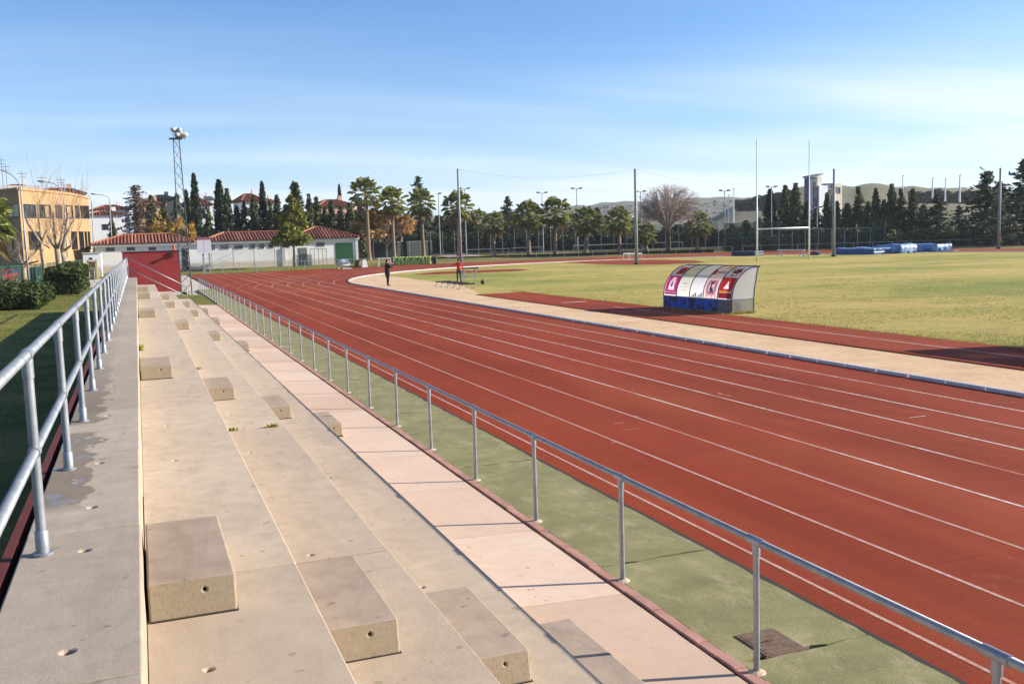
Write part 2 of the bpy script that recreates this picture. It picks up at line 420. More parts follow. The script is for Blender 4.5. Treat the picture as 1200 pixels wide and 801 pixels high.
tag(b.build('lane_markings', M['line']), kind='structure')
# raised kerb round the infield
M['kerb'] = simple('grey white kerb', '#b3aeb1', 0.6, 0.0, 0.15, 3)
b = MB(); path = [(15.17, -40 + i * 1.0) for i in range(111)] + arc(BX, BY, BX - 15.17, PI, 0, 116)[1:]
for i in range(len(path) - 1):
    p, q = Vector((*path[i], 0)), Vector((*path[i + 1], 0)); t = (q - p); L = t.length; t.normalize(); s_ = Vector((-t.y, t.x, 0))
    g = 0.012 if i % 4 else 0.05
    a, c = p + t * g, q - t * g
    vs = [a - s_ * .06, a + s_ * .06, c + s_ * .06, c - s_ * .06]
    up = [v - (v - (a if k < 2 else c)) * .1 for k, v in enumerate(vs)]
    b.add([(v.x, v.y, -0.05) for v in vs] + [(v.x, v.y, 0.02) for v in up], ((4, 5, 6, 7), (0, 1, 5, 4), (1, 2, 6, 5), (2, 3, 7, 6), (3, 0, 4, 7)))
o = b.build('track_kerb', M['kerb']); tag(o, kind='structure')
# walkway, brick kerb, green strip, drain gap
def walk_slabs():
    b = MB(); y = -7.1; rnd = random.Random(3)
    while y < 54.4:
        y1 = min(y + 2.075, 54.45)
        for (x0, x1) in ((2.50, 3.815),):
            g = 0.004
            z0, z1 = 0.055, 0.0
            vs = [(x0, y + g, -.1), (x1, y + g, -.1), (x1, y1 - g, -.1), (x0, y1 - g, -.1), (x0, y + g, z0), (x1, y + g, z1), (x1, y1 - g, z1), (x0, y1 - g, z0)]
            b.add(vs, ((4, 5, 6, 7), (0, 1, 5, 4), (1, 2, 6, 5), (2, 3, 7, 6), (3, 0, 4, 7)))
        y = y1
    return b
tag(walk_slabs().build('walkway', M['walk']), kind='structure')
b = MB(); b.box(2.4, 5.11, -8, 54.6, -0.11, -0.02)
tag(b.build('path_bed', M['joint']), kind='structure')
b = MB(); y = -7; rnd = random.Random(5)
while y < 54.4:
    l = 0.245; jx = rnd.uniform(-.004, .004); jz = rnd.uniform(-.004, .004)
    b.box(3.845 + jx, 3.945 + jx, y + .004, y + l - .004, -.08, .012 + jz); y += l
o = bevel(b.build('brick_kerb', M['brick']), .006, 1); tag(o, kind='structure')
b = MB(); y = -8.0
cuts = [-8, -3.1, 1.2, 5.82, 8.13, 12.6, 17.2, 21.9, 26.4, 31, 36, 41, 46, 51, 56, 62, 68, 74.9]
rnd = random.Random(9)
for a, c in zip(cuts, cuts[1:]):
    n_ = max(2, int((c - a) / 0.16)); pts = [(3.952, a + .008)]
    L0 = [(3.952, c - .008)]
    right = []
    for k in range(n_ + 1):
        yy = a + .01 + (c - a - .02) * k / n_
        right.append((5.135 + rnd.uniform(-.012, .012) - (.03 if rnd.random() < .06 else 0), yy))
    front = [(3.952 + 1.18 * k / 9, a + .008 + rnd.uniform(-.012, .028)) for k in range(1, 9)]
    back = [(3.952 + 1.18 * k / 9, c - .008 + rnd.uniform(-.028, .010)) for k in range(8, 0, -1)]
    b.prism(pts + front + right + back + L0, -.1, 0.004)
tag(b.build('green_strip', M['green']), kind='structure')
b = MB(); b.box(5.10, 5.25, -8, 75, -.11, -.036); b.box(3.81, 3.85, -8, 54.4, -.11, -.014)
tag(b.build('edge_gutter', M['joint']), kind='structure')
# pale paving near the far end of the stand, car park and court surfaces
M['asphalt'] = simple('asphalt', '#55534f', 0.9, 0, 0.2, 0.8, bump=0.3)
M['paving'] = simple('pale paving', '#b8aa98', 0.9, 0, 0.15, 0.8)
M['court'] = simple('faded court surface', '#a48d84', 0.85, 0, 0.12, 0.15)
b = MB(); b.sheet([(-1.2, 75.4), (2.9, 68.2), (5.1, 68.2), (5.1, 117), (-8, 117), (-6, 104)], -0.1); b.sheet([(3.78, 54.6), (5.1, 54.6), (5.1, 68.2), (2.9, 68.2), (3.78, 66)], -0.06)
tag(b.build('paving', M['paving']), kind='structure')
b = MB(); b.sheet([(-18, 90), (-13.4, 100), (-13.6, 260), (-120, 260), (-120, 60), (-60, 60)], -0.09)
tag(b.build('car_park', M['asphalt']), kind='structure')
b = MB(); b.sheet([(45, 143), (112, 138), (130, 200), (60, 215)], lambda x, y: zt(x, y) + 0.03)
tag(b.build('court_surface', M['court']), kind='structure')

# ================================================================== THE STAND
stand = empty('grandstand', (0, 24, 0), 0, 'long open concrete stand of four stepped tiers beside the pink walkway', 'grandstand')
def local(root):
    """children are modelled in site coordinates; bring them into the root's space"""
    root_m = Matrix.LocRotScale(root.location, root.rotation_euler, None).inverted()
    return root_m
def part(mb, name, mats, root, smooth=False):
    Mi = local(root)
    if root.parent is not None: Mi = Mi @ local(root.parent)
    mb.v = [tuple(Mi @ Vector(v)) for v in mb.v]
    return mb.build(name, mats, root, smooth)
TX = [(-0.68, -0.083, 1.6, 55.9), (-0.083, 0.796, 1.2, 55.7), (0.796, 1.664, 0.8, 55.4), (1.664, 2.534, 0.4, 54.5)]
joints = [[-6.6, -4.5, -2.4, -.3, 1.7, 3.75, 5.86, 8.14, 10.19, 12.56, 14.59] + [16.7 + 2.1 * k for k in range(19)],
          [-7, -0.5, 5.96, 12.66, 20.09, 26.8, 33.4, 40.0, 46.5, 52.6], [-6, 0.6, 7.15, 12.77, 19.6, 26.2, 32.8, 39.3, 46, 52.3],
          [-5.5, 0.9, 6.98, 12.66, 19.2, 25.8, 32.4, 39, 45.6, 51.5]]
holes = [[(-.36, y) for y in (1.9, 3.0, 4.08, 5.46, 6.37, 7.69, 8.63, 9.87, 10.9, 12.0, 13.1, 14.2, 15.4, 16.5, 18.6, 20.7)],
         [(.187, 4.6), (.18, 11.29), (.2, 9.4), (.19, 14.0), (.2, 21.5)], [(1.09, 7.3), (1.063, 11.3), (1.07, 14.0), (1.08, 5.6), (1.07, 18.2)], [(1.966, 7.32), (1.96, 11.33), (1.95, 17)]]
for k, (x0, x1, z, ye) in enumerate(TX):
    b = MB(); js = [-8.0] + [j for j in joints[k] if -8 < j < ye - .5] + [ye]
    rnd = random.Random(k)
    for a, c in zip(js, js[1:]):
        dz = rnd.uniform(-.003, .003); dx = rnd.uniform(-.004, .003)
        b.box(x0 + .004, x1 + dx, a + .005, c - .005, -.1, z + dz)
    o = part(b, 'concrete_tier', [M['conc_top'] if k == 0 else M['conc']], stand)
    # drain holes drilled into the tread
    hb = MB()
    for (hx, hy) in holes[k]: hb.tube([(hx, hy, z - .12), (hx, hy, z + .05)], .026 if k == 0 else .021, 12)
    cut = part(hb, 'cutter', [M['joint']], stand)
    bm_ = o.modifiers.new('holes', 'BOOLEAN'); bm_.object = cut; bm_.operation = 'DIFFERENCE'; bm_.solver = 'EXACT'
    bpy.context.view_layer.update(); bake(o)
    KIDS[stand.name].remove(cut); me = cut.data; bpy.data.objects.remove(cut); bpy.data.meshes.remove(me)
    bevel(o, 0.012, 2)
    c_ = MB(); c_.box(x0 + .03, x1 - .03, -7.9, ye - .05, -.05, z - .14)
    part(c_, 'inner_core', M['joint'], stand)
b = MB(); b.box(-.765, -.718, -8, 55.9, -.1, 1.585); part(b, 'back_edge', M['redpaint'], stand)
# half-step blocks bolted on the treads as stairways
def step_block(x0, x1, y0, z, mat='conc_block'):
    b = MB(); L = 1.23
    vs = [(x0, y0 - .03, z), (x1, y0 - .03, z), (x1, y0 + L, z), (x0, y0 + L, z), (x0, y0, z + .2), (x1, y0, z + .2), (x1, y0 + L, z + .2), (x0, y0 + L, z + .2)]
    b.add(vs, ((4, 5, 6, 7), (0, 1, 5, 4), (1, 2, 6, 5), (2, 3, 7, 6), (3, 0, 4, 7), (0, 3, 2, 1)))
    o = part(b, 'step_block', [M[mat]], stand)
    hb = MB(); xm = x0 + (x1 - x0) * .64; hb.tube([(xm, y0 - .1, z + .135), (xm, y0 + .06, z + .135)], .011, 10)
    cut = part(hb, 'cutter', [M['joint']], stand)
    bm_ = o.modifiers.new('holes', 'BOOLEAN'); bm_.object = cut; bm_.solver = 'EXACT'
    bpy.context.view_layer.update(); bake(o)
    KIDS[stand.name].remove(cut); bpy.data.objects.remove(cut); bevel(o, .016, 2)
    b = MB(); b.box(x0 + .004, x1 + .005, y0 - .037, y0 + L + .004, z - .01, z + .007); part(b, 'mortar_bed', M['joint'], stand)
    return o
for y0 in (-4.7, 5.34, 15.47, 29.45, 40.3, 46.9):
    dy = 0 if y0 > 0 else .2
    step_block(-.065, .385, y0, 1.2); step_block(.802, 1.272, y0 - .03, .8); step_block(1.67, 2.135, y0 + .1, .4)
    step_block(2.538, 2.92, y0 + .0, .05, 'conc_block')
# weeds in the joints
M['weed'] = leafmat('weed leaves', [lin('#4c5a1c'), lin('#7d8a2c'), lin('#8f8a3a')])
def weed(x, y, z, n, r, h, label):
    b = MB(); rnd = random.Random(int(x * 1000 + y * 77))
    for i in range(n):
        px, py = x + rnd.gauss(0, r), y + rnd.gauss(0, .02); a = rnd.uniform(0, 2 * PI); hh = h * rnd.uniform(.4, 1); w = .006
        d = Vector((math.cos(a), math.sin(a), 0)); s_ = Vector((-d.y, d.x, 0)) * w
        p = Vector((px, py, z)); m_ = p + d * hh * .3 + Vector((0, 0, hh * .7)); t = p + d * hh * .8 + Vector((0, 0, hh))
        b.add([p - s_, p + s_, m_ + s_ * 1.5, m_ - s_ * 1.5, t], ((0, 1, 2, 3), (3, 2, 4)))
    tag(b.build('weed', M['weed']), label, 'weed', 'weeds in the stand joints')
weed(-.04, 20.0, 1.2, 40, .03, .16, 'green tuft of weeds in the corner below the top tier of the stand')
weed(1.0, 12.78, .8, 30, .03, .05, 'small weed at the left end of a joint on the third tier')
weed(1.50, 12.78, .8, 60, .035, .05, 'yellowish low weed at the right end of a joint on the third tier')
weed(.93, 19.6, .8, 30, .035, .06, 'little weed further back on the third tier, beside the second tier edge')
weed(2.8, 67.0, 0.0, 200, .10, .3, 'dark tuft of weeds at the foot of the floodlight tower')
# ------------------------------------------------------------------ back handrail
rail = empty('handrail', (-.56, 24, 1.6), 0, 'galvanised tube handrail with two rails along the back of the top tier', 'handrail')
pm = MB(); pm.tube([(0, 0, 0), (0, 0, 1.05)], .0255, 16); pm.tube([(0, 0, .005), (0, 0, .125), (0, 0, .13)], [.033, .033, .029], 16)
pm.tube([(0, 0, .93), (0, 0, 1.03)], .0295, 14); pm.tube([(0, -.045, .545), (0, .045, .545)], .0315, 14); pm.tube([(0, -.055, 1.05), (0, .055, 1.05)], .0315, 14)
pmesh = pm.mesh('post', M['galv'], True)
fm = MB(); fm.tube([(0, 0, 0), (0, 0, .014)], .05, 18); fmesh = fm.mesh('base_flange', M['galv'])
ys = [5.48 + 2.09 * k for k in range(-5, 25)]
for y in ys:
    p = link('post', pmesh, rail); p.location = (0, y - 24, 0)
    e = p.modifiers.new('e', 'EDGE_SPLIT'); e.split_angle = math.radians(40)
    link('base_flange', fmesh, p)
b = MB(); b.tube([(-.56, -7.5, 2.65), (-.56, 55.7, 2.65)], .0265, 16); part(b, 'top_rail', M['galv'], rail, True)
b = MB(); b.tube([(-.56, -7.5, 2.145), (-.56, 55.7, 2.145)], .0255, 16); part(b, 'middle_rail', M['galv'], rail, True)
sr = empty('stair_handrail', (0.9, 55.75, 0), 0, 'sloping tube handrail stepping down the far end of the stand', 'handrail')
b = MB(); b.tube([(-.52, 55.75, 2.68), (2.42, 55.75, 1.0)], .025, 10); part(b, 'top_rail', M['galv'], sr, True)
b = MB(); b.tube([(-.52, 55.75, 2.12), (2.42, 55.75, .44)], .025, 10); part(b, 'lower_rail', M['galv'], sr, True)
for x, z0, z1 in ((-.5, 1.6, 2.72), (2.42, 0, 1.05)):
    b = MB(); b.tube([(x, 55.75, z0), (x, 55.75, z1)], .025, 10); part(b, 'post', M['galv'], sr, True)
# ------------------------------------------------------------------ track side fence
fence = empty('track_fence', (3.97, 24, 0), 0, 'low galvanised single rail fence between the walkway and the red track', 'fence')
pm = MB(); pm.tube([(0, 0, -.02), (0, 0, .965)], .0225, 14); pm.tube([(0, -.085, .975), (0, .085, .975)], .0325, 14); pm.tube([(0, 0, .87), (0, 0, .96)], .0295, 14)
pmesh2 = pm.mesh('post', M['galv'], True)
fm = MB(); fm.tube([(0, 0, 0), (0, 0, .012), (0, 0, .022)], [.075, .06, .03], 9); fmesh2 = fm.mesh('mortar_collar', M['conc'])
for i in range(-3, 33):
    p = link('post', pmesh2, fence); p.location = (0, 5.639 + 2.0734 * i - 24, 0); p.rotation_euler = (random.uniform(-.006, .006), random.uniform(-.008, .008), 0)
    e = p.modifiers.new('e', 'EDGE_SPLIT'); e.split_angle = math.radians(40)
    link('mortar_collar', fmesh2, p)
b = MB(); b.tube([(3.97, -1, .975), (3.97, 72.1, .975)], .0255, 16); part(b, 'top_rail', M['galv'], fence, True)
# manhole cover set in the green strip
man = empty('manhole_cover', (4.355, 6.02, 0), math.radians(0), 'rusty brown square cover set into the green strip by the fence', 'manhole cover')
b = MB(); b.box(4.17, 4.54, 5.80, 6.24, -.02, .008); M['rust'] = simple('rusty iron', '#66503f', 0.9, 0.0, 0.35, 14, bump=.5, bscale=30); part(b, 'frame', M['rust'], man)
b = MB(); b.box(4.185, 4.525, 5.815, 6.225, .008, .013); b.box(4.21, 4.50, 5.84, 6.20, .013, .0155)
for i in range(2): b.box(4.24, 4.47, 5.90 + i * .2, 5.915 + i * .2, .0155, .018)
part(b, 'lid', M['rust'], man)
b = MB(); b.tube([(4.33, 6.02, .02), (4.33, 6.02, .034), (4.38, 6.02, .034), (4.38, 6.02, .02)], .006, 6); part(b, 'handle', M['rust'], man)
# ------------------------------------------------------------------ red wall, floodlight tower
M['redwall'] = simple('dark red stucco', '#8e2b2c', 0.85, 0, 0.18, 1.2, bump=.4, bscale=25)
M['coping'] = simple('dark coping', '#4a2a2a', 0.9, 0, .2, 2)
w = empty('red_wall', (1, 75, -.1), 0, 'free standing dark red rendered wall behind the far end of the stand', 'wall')
b = MB(); b.box(-.98, 2.92, 74.9, 75.15, -.1, 2.86); part(b, 'wall_slab', M['redwall'], w)
b = MB(); b.box(-1.02, 2.96, 74.86, 75.19, 2.86, 2.93); part(b, 'coping', M['coping'], w)
b = MB(); b.box(2.2, 2.5, 74.8, 74.9, 2.45, 2.8); b.tube([(2.35, 74.8, 2.62), (2.35, 74.6, 2.6)], [.06, .12], 10); part(b, 'loudspeaker', M['redpaint'], w)
b = MB(); b.tube([(2.55, 75, 2.93), (2.55, 75, 3.2)], .09, 10); b.ball((2.55, 75, 3.25), .1); part(b, 'warning_lamp', simple('orange lamp', '#b5562f', .5), w)
M['lampwhite'] = simple('white lamp housing', '#b9bab6', .4, 0, .05, 3)
M['towersteel'] = simple('dark weathered tower steel', '#55595c', .6, .2, .15, 4)
tw = empty('floodlight_tower', (2.95, 68.9, -.05), 0, 'tall narrow lattice floodlight tower at the far end of the stand', 'floodlight')
Ht = 10.25
def leg(sx, sy, z):
    t = (z + .05) / (Ht + .05); h = .36 * (1 - t) + .19 * t
    return Vector((2.95 + .0 * t + sx * h, 68.9 + sy * h, z))
for sx, sy in ((-1, -1), (1, -1), (1, 1), (-1, 1)):
    b = MB(); b.tube([leg(sx, sy, -.05), leg(sx, sy, Ht)], .021, 6); part(b, 'leg', M['towersteel'], tw)
b = MB(); nz = 15
for k in range(nz):
    z0, z1 = Ht * k / nz, Ht * (k + 1) / nz
    c = [(-1, -1), (1, -1), (1, 1), (-1, 1)]
    for j in range(4):
        a, d = c[j], c[(j + 1) % 4]
        b.tube([leg(*a, z0), leg(*d, z1)], .011, 4); b.tube([leg(*d, z0), leg(*a, z1)], .011, 4)
part(b, 'bracing', M['towersteel'], tw)
b = MB(); b.box(2.5, 3.3, 68.5, 69.2, Ht, Ht + .06); b.tube([(3.1, 68.9, Ht), (3.1, 68.9, Ht + .5)], .05, 8); part(b, 'platform', M['darkmetal'], tw)
for (dx, dz, yaw, big) in ((-.14, .62, 2.2, .21), (.10, .58, 3.4, .24), (.36, .30, 4.3, .22), (-.02, .30, 3.0, .18)):
    fl = empty('floodlight_head', (3.05 + dx - 2.95, 0, Ht + dz + .05), yaw); fl.parent = tw; KIDS.setdefault(tw.name, []).append(fl)
    h_ = MB(); h_.tube([(0, .3, 0), (0, .16, 0), (0, -.06, -.03), (0, -.16, -.05)], [.09, .16, big * .95, big], 16); 
    o = h_.build('housing', M['lampwhite'], fl, True)
    h_ = MB(); h_.tube([(0, -.165, -.05), (0, -.19, -.055)], big * .96, 16); h_.build('lens', M['glass'], fl)
    h_ = MB(); h_.tube([(-big - .03, 0, 0), (-big - .03, 0, -.3), (big + .03, 0, -.3), (big + .03, 0, 0)], .018, 5); h_.build('bracket', M['darkmetal'], fl)
# ------------------------------------------------------------------ dugouts
def hexm(n, h, r=.35, var=.05): return simple(n, h, r, 0, var, 2, spec=.5)
DP = [(0, -.05), (0, .5), (.03, .72), (.08, .94), (.19, 1.14), (.32, 1.31), (.49, 1.47), (.70, 1.61), (.95, 1.705), (1.28, 1.745)]
def dcurve(s):   # 0..1 along the curved sheet above z=.5
    pts = DP[1:]; L = [0]
    for a, c in zip(pts, pts[1:]): L.append(L[-1] + math.hypot(c[0] - a[0], c[1] - a[1]))
    t = s * L[-1]
    for i in range(len(pts) - 1):
        if t <= L[i + 1] + 1e-9:
            u = (t - L[i]) / (L[i + 1] - L[i]); a, c = pts[i], pts[i + 1]
            nx, nz = -(c[1] - a[1]), (c[0] - a[0]); l = math.hypot(nx, nz)
            return a[0] + (c[0] - a[0]) * u, a[1] + (c[1] - a[1]) * u, nx / l, nz / l
def dpatch(b, y0, y1, s0, s1, off=.004, n=None, mi=0):
    n = n or max(1, int((s1 - s0) * 18)); vs = []
    for k in range(n + 1):
        x, z, nx, nz = dcurve(s0 + (s1 - s0) * k / n)
        for y in (y0, y1): vs.append((x + nx * off, y, z + nz * off))
    b.add(vs, [(2 * k, 2 * k + 2, 2 * k + 3, 2 * k + 1) for k in range(n)], mi)
def translucent(name, hexc, alpha):
    n = NT(name); c = lin(hexc); n.color(c).rough(.25)
    tr = n.node('ShaderNodeBsdfTranslucent'); tr.inputs[0].default_value = c
    tp = n.node('ShaderNodeBsdfTransparent'); tp.inputs[0].default_value = (.9, .92, .95, 1)
    m1 = n.node('ShaderNodeMixShader'); m1.inputs[0].default_value = .7; n.l.new(n.b.outputs[0], m1.inputs[1]); n.l.new(tr.outputs[0], m1.inputs[2])
    m2 = n.node('ShaderNodeMixShader'); m2.inputs[0].default_value = alpha; n.l.new(tp.outputs[0], m2.inputs[1]); n.l.new(m1.outputs[0], m2.inputs[2])
    n.l.new(m2.outputs[0], n.n['Material Output'].inputs[0]); return n.m
PL = {'p0': translucent('lilac polycarbonate', '#c9bccb', .9), 'p1': translucent('cloudy polycarbonate', '#b9bdbb', .82), 'p2': translucent('white polycarbonate', '#dfe3e8', .93),
      'p3': translucent('pinkish polycarbonate', '#dccfd3', .92), 'p4': translucent('lavender polycarbonate', '#bdb9cf', .92), 'side': translucent('milky side sheet', '#f1f2ef', .95), 'sidelow': translucent('grey side sheet', '#b4b6b0', .85)}
AD = {k: translucent('advert ' + k, h, 1.0) for k, h in (('magenta', '#c32f78'), ('orange', '#b8502c'), ('red', '#c6322b'), ('darkred', '#8a1f2c'), ('white', '#e2dfe2'), ('yellow', '#d9b53c'), ('grey', '#8b8f99'), ('pink', '#d8a6b3'), ('navy', '#2b3a68'), ('black', '#16171b'), ('blush', '#d9c4c9'))}
M['navyframe'] = simple('navy painted frame', '#1b2140', .45, .1, .15, 6)
def rusty_blue():
    n = NT('flaking blue board'); f = n.gray(n.noise(3.2, 6, .65), .50, .56)
    n.color(n.mix(f, lin('#2a52ad'), lin('#3f2d30'))).rough(.7); return n.m
M['rustyblue'] = rusty_blue()
M['browngrey'] = simple('brown grey board', '#6d6265', .8, 0, .12, 2)
def dugout(loc, label):
    r = empty('team_dugout', loc, .074 if loc[1] > 20 else 0, label, 'dugout', 'team dugouts beside the runway')
    W = .92
    for k in range(6):
        b = MB(); y = 4.6 - k * W
        b.tube([(x - .012, y, z) for x, z in DP], .022, 6); b.build('frame_rib', M['navyframe'], r)
    for k in range(5):      # counted from the far end
        y1 = 4.6 - k * W - .02; y0 = y1 - W + .04
        b = MB(); b.box(-.02, .005, y0, y1, -.04, .47); b.build('base_board', M['browngrey'] if k == 4 else M['rustyblue'], r)
        b = MB(); dpatch(b, y0, y1, 0, 1, .0, 14); pn = b.build('roof_panel', PL['p%d' % k], r, True)
        def stick(mat, *rects):
            s = MB()
            for (u0, u1, s0, s1) in rects: dpatch(s, y1 - (y1 - y0) * u1, y1 - (y1 - y0) * u0, s0, s1, STK[0])
            s.build('advert', AD[mat], pn, True); STK[0] += .003
        STK = [.004]
        if k == 0:
            stick('magenta', (.04, .97, .075, .11), (.04, .97, .42, .46), (.04, .29, .11, .42), (.73, .97, .11, .42), (.46, .56, .19, .31), (.29, .36, .34, .42), (.66, .73, .34, .42), (.29, .73, .11, .125), (.36, .40, .40, .42), (.62, .66, .40, .42)); stick('darkred', (.04, .97, .03, .07))
            stick('white', (.36, .66, .20, .38), (.42, .60, .38, .42), (.30, .36, .2, .33), (.66, .72, .2, .33), (.15, .23, .11, .155), (.27, .36, .11, .16), (.40, .47, .11, .15), (.51, .60, .11, .16), (.64, .71, .11, .15), (.75, .86, .11, .16))
            stick('magenta', (.45, .57, .2, .30))
            stick('orange', (.36, .95, .50, .74)); stick('red', (.5, .85, .56, .69)); stick('yellow', (.56, .7, .60, .64), (.75, .8, .58, .67))
        if k == 1:
            stick('pink', (.16, .3, .20, .215), (.34, .5, .20, .215), (.55, .8, .20, .215), (.18, .7, .14, .152)); stick('grey', (.3, .75, .27, .285))
        if k == 2:
            stick('white', (.03, .97, .02, .5)); stick('grey', *[(.06 + i * .15, .06 + i * .15 + .12, .0, .03 + .035 * (i % 3)) for i in range(6)])
        if k == 3:
            stick('yellow', (.42, .97, .76, .93)); stick('red', (.02, .22, .53, .68)); stick('grey', *[(.30 + i * .13, .38 + i * .13, .56, .64) for i in range(5)], *[(.30 + i * .13, .40 + i * .13, .595, .61) for i in range(5)])
            stick('blush', (.06, .94, .04, .44)); stick('pink', (.2, .8, .30, .38), (.14, .3, .14, .32), (.7, .86, .14, .3), (.2, .8, .08, .14)); stick('navy', (.40, .50, .12, .34), (.48, .62, .17, .22), (.52, .68, .13, .17), (.45, .58, .30, .34)); stick('pink', *[(.08 + i * .15, .08 + i * .15 + .11, .0, .03 + .03 * (i % 2)) for i in range(6)])
        if k == 4:
            stick('darkred', (.34, .72, .58, .76)); stick('pink', (.42, .64, .63, .71)); stick('darkred', (.46, .6, .66, .69)); stick('black', (.24, .32, .60, .70), (.74, .82, .60, .68), (.36, .48, .50, .55), (.6, .66, .49, .53), (.66, .75, .52, .56), (.56, .66, .78, .81))
            stick('darkred', (.03, .97, .02, .125)); stick('red', (.03, .97, .17, .21), (.03, .97, .37, .46), (.03, .34, .21, .37), (.70, .97, .21, .37), (.34, .40, .25, .37), (.64, .70, .25, .37), (.40, .45, .29, .37), (.59, .64, .29, .37), (.45, .485, .33, .37), (.555, .59, .33, .37), (.03, .10, .125, .17), (.905, .97, .125, .17), *[(.18 + i * .115, .215 + i * .115, .125, .17) for i in range(6)])
            stick('yellow', *[(.10 + i * .115, .18 + i * .115, .125, .17) for i in range(7)])
    front = [(1.04, -.05), (1.04, .5), (1.08, .9), (1.14, 1.18), (1.19, 1.45), (1.27, 1.73)]
    for y in (-.012, 4.612):
        lo = [(0.0, -.05), (1.04, -.05), (1.04, .5), (0, .5)]; up = DP[1:-1] + front[::-1][:-1]
        for poly, mt in ((lo, 'sidelow'), (up, 'side')):
            b = MB(); tri = tessellate_polygon([[Vector((p[0], p[1], 0)) for p in poly]])
            b.add([(p[0], y, p[1]) for p in poly], [tuple(t) for t in tri]); b.build('side_panel', PL[mt], r)
        b = MB(); b.tube([(x, y, z) for x, z in front], .02, 6); b.tube([(0, y, .5), (1.04, y, .5)], .012, 5); b.build('side_frame', M['navyframe'], r)
    b = MB(); b.box(1.25, 1.33, -.05, 4.65, 1.715, 1.77); b.build('roof_edge', M['navyframe'], r)
    b = MB(); b.box(-.03, .02, 0, 4.6, .47, .51); b.build('waist_rail', simple('grey rail', '#8d8d90', .5, .3), r)
    b = MB(); b.box(.15, .5, .1, 4.5, .36, .40)
    for k in range(6): b.box(.2, .45, .12 + k * .85, .16 + k * .85, -.04, .36)
    b.build('bench', M['browngrey'], r)
    return r
dugout((21.22, 31.68, 0), 'curved advert covered dugout shelter standing beside the jump runway')
dugout((21.22, 13.75, 0), 'dugout just past the right edge whose shadow falls across the runway')
# ================================================================== FIELD FURNITURE
def obj_at(name, P, label, cat, group=None, rz=0): return empty(name, P, rz, label, cat, group)
# net poles and the wires strung between them
poles = [(G(540.4, 310.5), 198, 'leftmost tall steel net pole, standing behind the person in red'), (Vector((47.64, 88.2, -.05)), 198, 'tall steel net pole left of the dugout, near the white hurdles'),
         (Vector((71.24, 86.8, -.05)), 198, 'tall steel net pole just right of the rugby goal'), (Vector((97.1, 88.5, -.05)), 197, 'rightmost tall steel net pole, in front of the dark cedars')]
tops = []
for P, py, lab in poles:
    h = ztop(P, py); r = obj_at('net_pole', P, lab, 'pole', 'tall net poles along the field')
    b = MB(); b.tube([(0, 0, 0), (0, 0, h * .5 + .05), (0, 0, h)], [.17, .15, .12], 12); b.build('shaft', M['pole'], r, True)
    b = MB(); b.tube([(0, 0, 0), (0, 0, .18)], .26, 12); b.build('base_collar', M['darkmetal'], r)
    b = MB(); b.tube([(0, 0, h), (0, 0, h + .06)], .14, 10); b.build('pole_cap', M['galvdull'], r)
    tops.append(Vector((P.x, P.y, h - .05)))
for (a, c, sag, lab) in ((tops[0], tops[1], .9, 'thin sagging wire between the leftmost net pole and the pole left of the dugout'), (tops[1], tops[2], 1.5, 'thin sagging wire above the rugby goal, between two net poles'), (tops[2], tops[3], 1.5, 'thin sagging wire running to the rightmost net pole')):
    b = MB(); b.tube([a.lerp(c, t / 20) - Vector((0, 0, sag * 4 * (t / 20) * (1 - t / 20))) for t in range(21)], .007, 4)
    tag(b.build('wire', M['pole']), lab, 'wire')
# rugby goal
gz = ztop((58.81, 83.3), 163); gl = obj_at('rugby_goal', (62, 83.3, -.05), 'white rugby goal with two very tall uprights and a crossbar', 'goal')
zc = ztop((58.81, 83.3), 268.3)
for x in (58.81, 65.23):
    b = MB(); b.tube([(x, 83.3, -.05), (x, 83.3, zc + 2.2), (x, 83.3, zc + 2.25), (x, 83.3, gz)], [.095, .085, .06, .05], 12); part(b, 'upright', M['polewhite'], gl, True)
b = MB(); b.tube([(58.81, 83.3, zc), (65.23, 83.3, zc)], .075, 12); part(b, 'crossbar', M['polewhite'], gl, True)
# ------------------------------------------------------------------ mats and small things on the field
def boxround(b, x0, x1, y0, y1, z0, z1): b.box(x0, x1, y0, y1, z0, z1)
def cover(w, d, h, seed, nx=26, ny=16, over=.5):
    """a tarpaulin lying over a mat: top and hanging sides with folds"""
    rnd = random.Random(seed); b = MB(); vs = []; ph = [rnd.uniform(0, 6) for _ in range(8)]
    for j in range(ny + 1):
        for i in range(nx + 1):
            u, v = -1.25 + 2.5 * i / nx, -1.4 + 2.8 * j / ny
            cu, cv = max(-1, min(1, u)), max(-1, min(1, v)); ex = max(abs(u) - 1, 0); ey = max(abs(v) - 1, 0)
            hang = min(1, max(ex / .25, ey / .4)) * h * over
            f = .05 * math.sin(u * 5 + ph[0] + v * 2) + .04 * math.sin(v * 7 + ph[1] - u * 3) + .05 * math.sin(u * 2.2 + ph[2])
            x = cu * w / 2; y = cv * d / 2
            if ex or ey:
                ww = .06 * math.sin((u + v) * 11 + ph[3]) + .05
                x += (ww + .02) * (1 if u > 0 else -1) * (ex > 0); y += (ww + .02) * (1 if v > 0 else -1) * (ey > 0)
                z = h + .03 + f * .4 - hang * (1 + .25 * math.sin((u - v) * 8 + ph[4]))
            else: z = h + .04 + f
            vs.append((x, y, max(.03, z)))
    n = nx + 1
    b.add(vs, [(j * n + i, j * n + i + 1, (j + 1) * n + i + 1, (j + 1) * n + i) for j in range(ny) for i in range(nx)])
    return b
def vinyl(name, a, c2):
    n = NT(name); n.color(n.ramp(n.noise(.7, 4, .6), [(.35, lin(a)), (.6, lin(c2))])).rough(.4); return n.m
M['vin1'] = vinyl('faded light blue vinyl', '#5578a4', '#7595ba'); M['vin2'] = vinyl('deep blue vinyl', '#1f4a84', '#2b5896'); M['vin3'] = vinyl('blue and pale tarpaulin', '#43699a', '#7f9dbd')
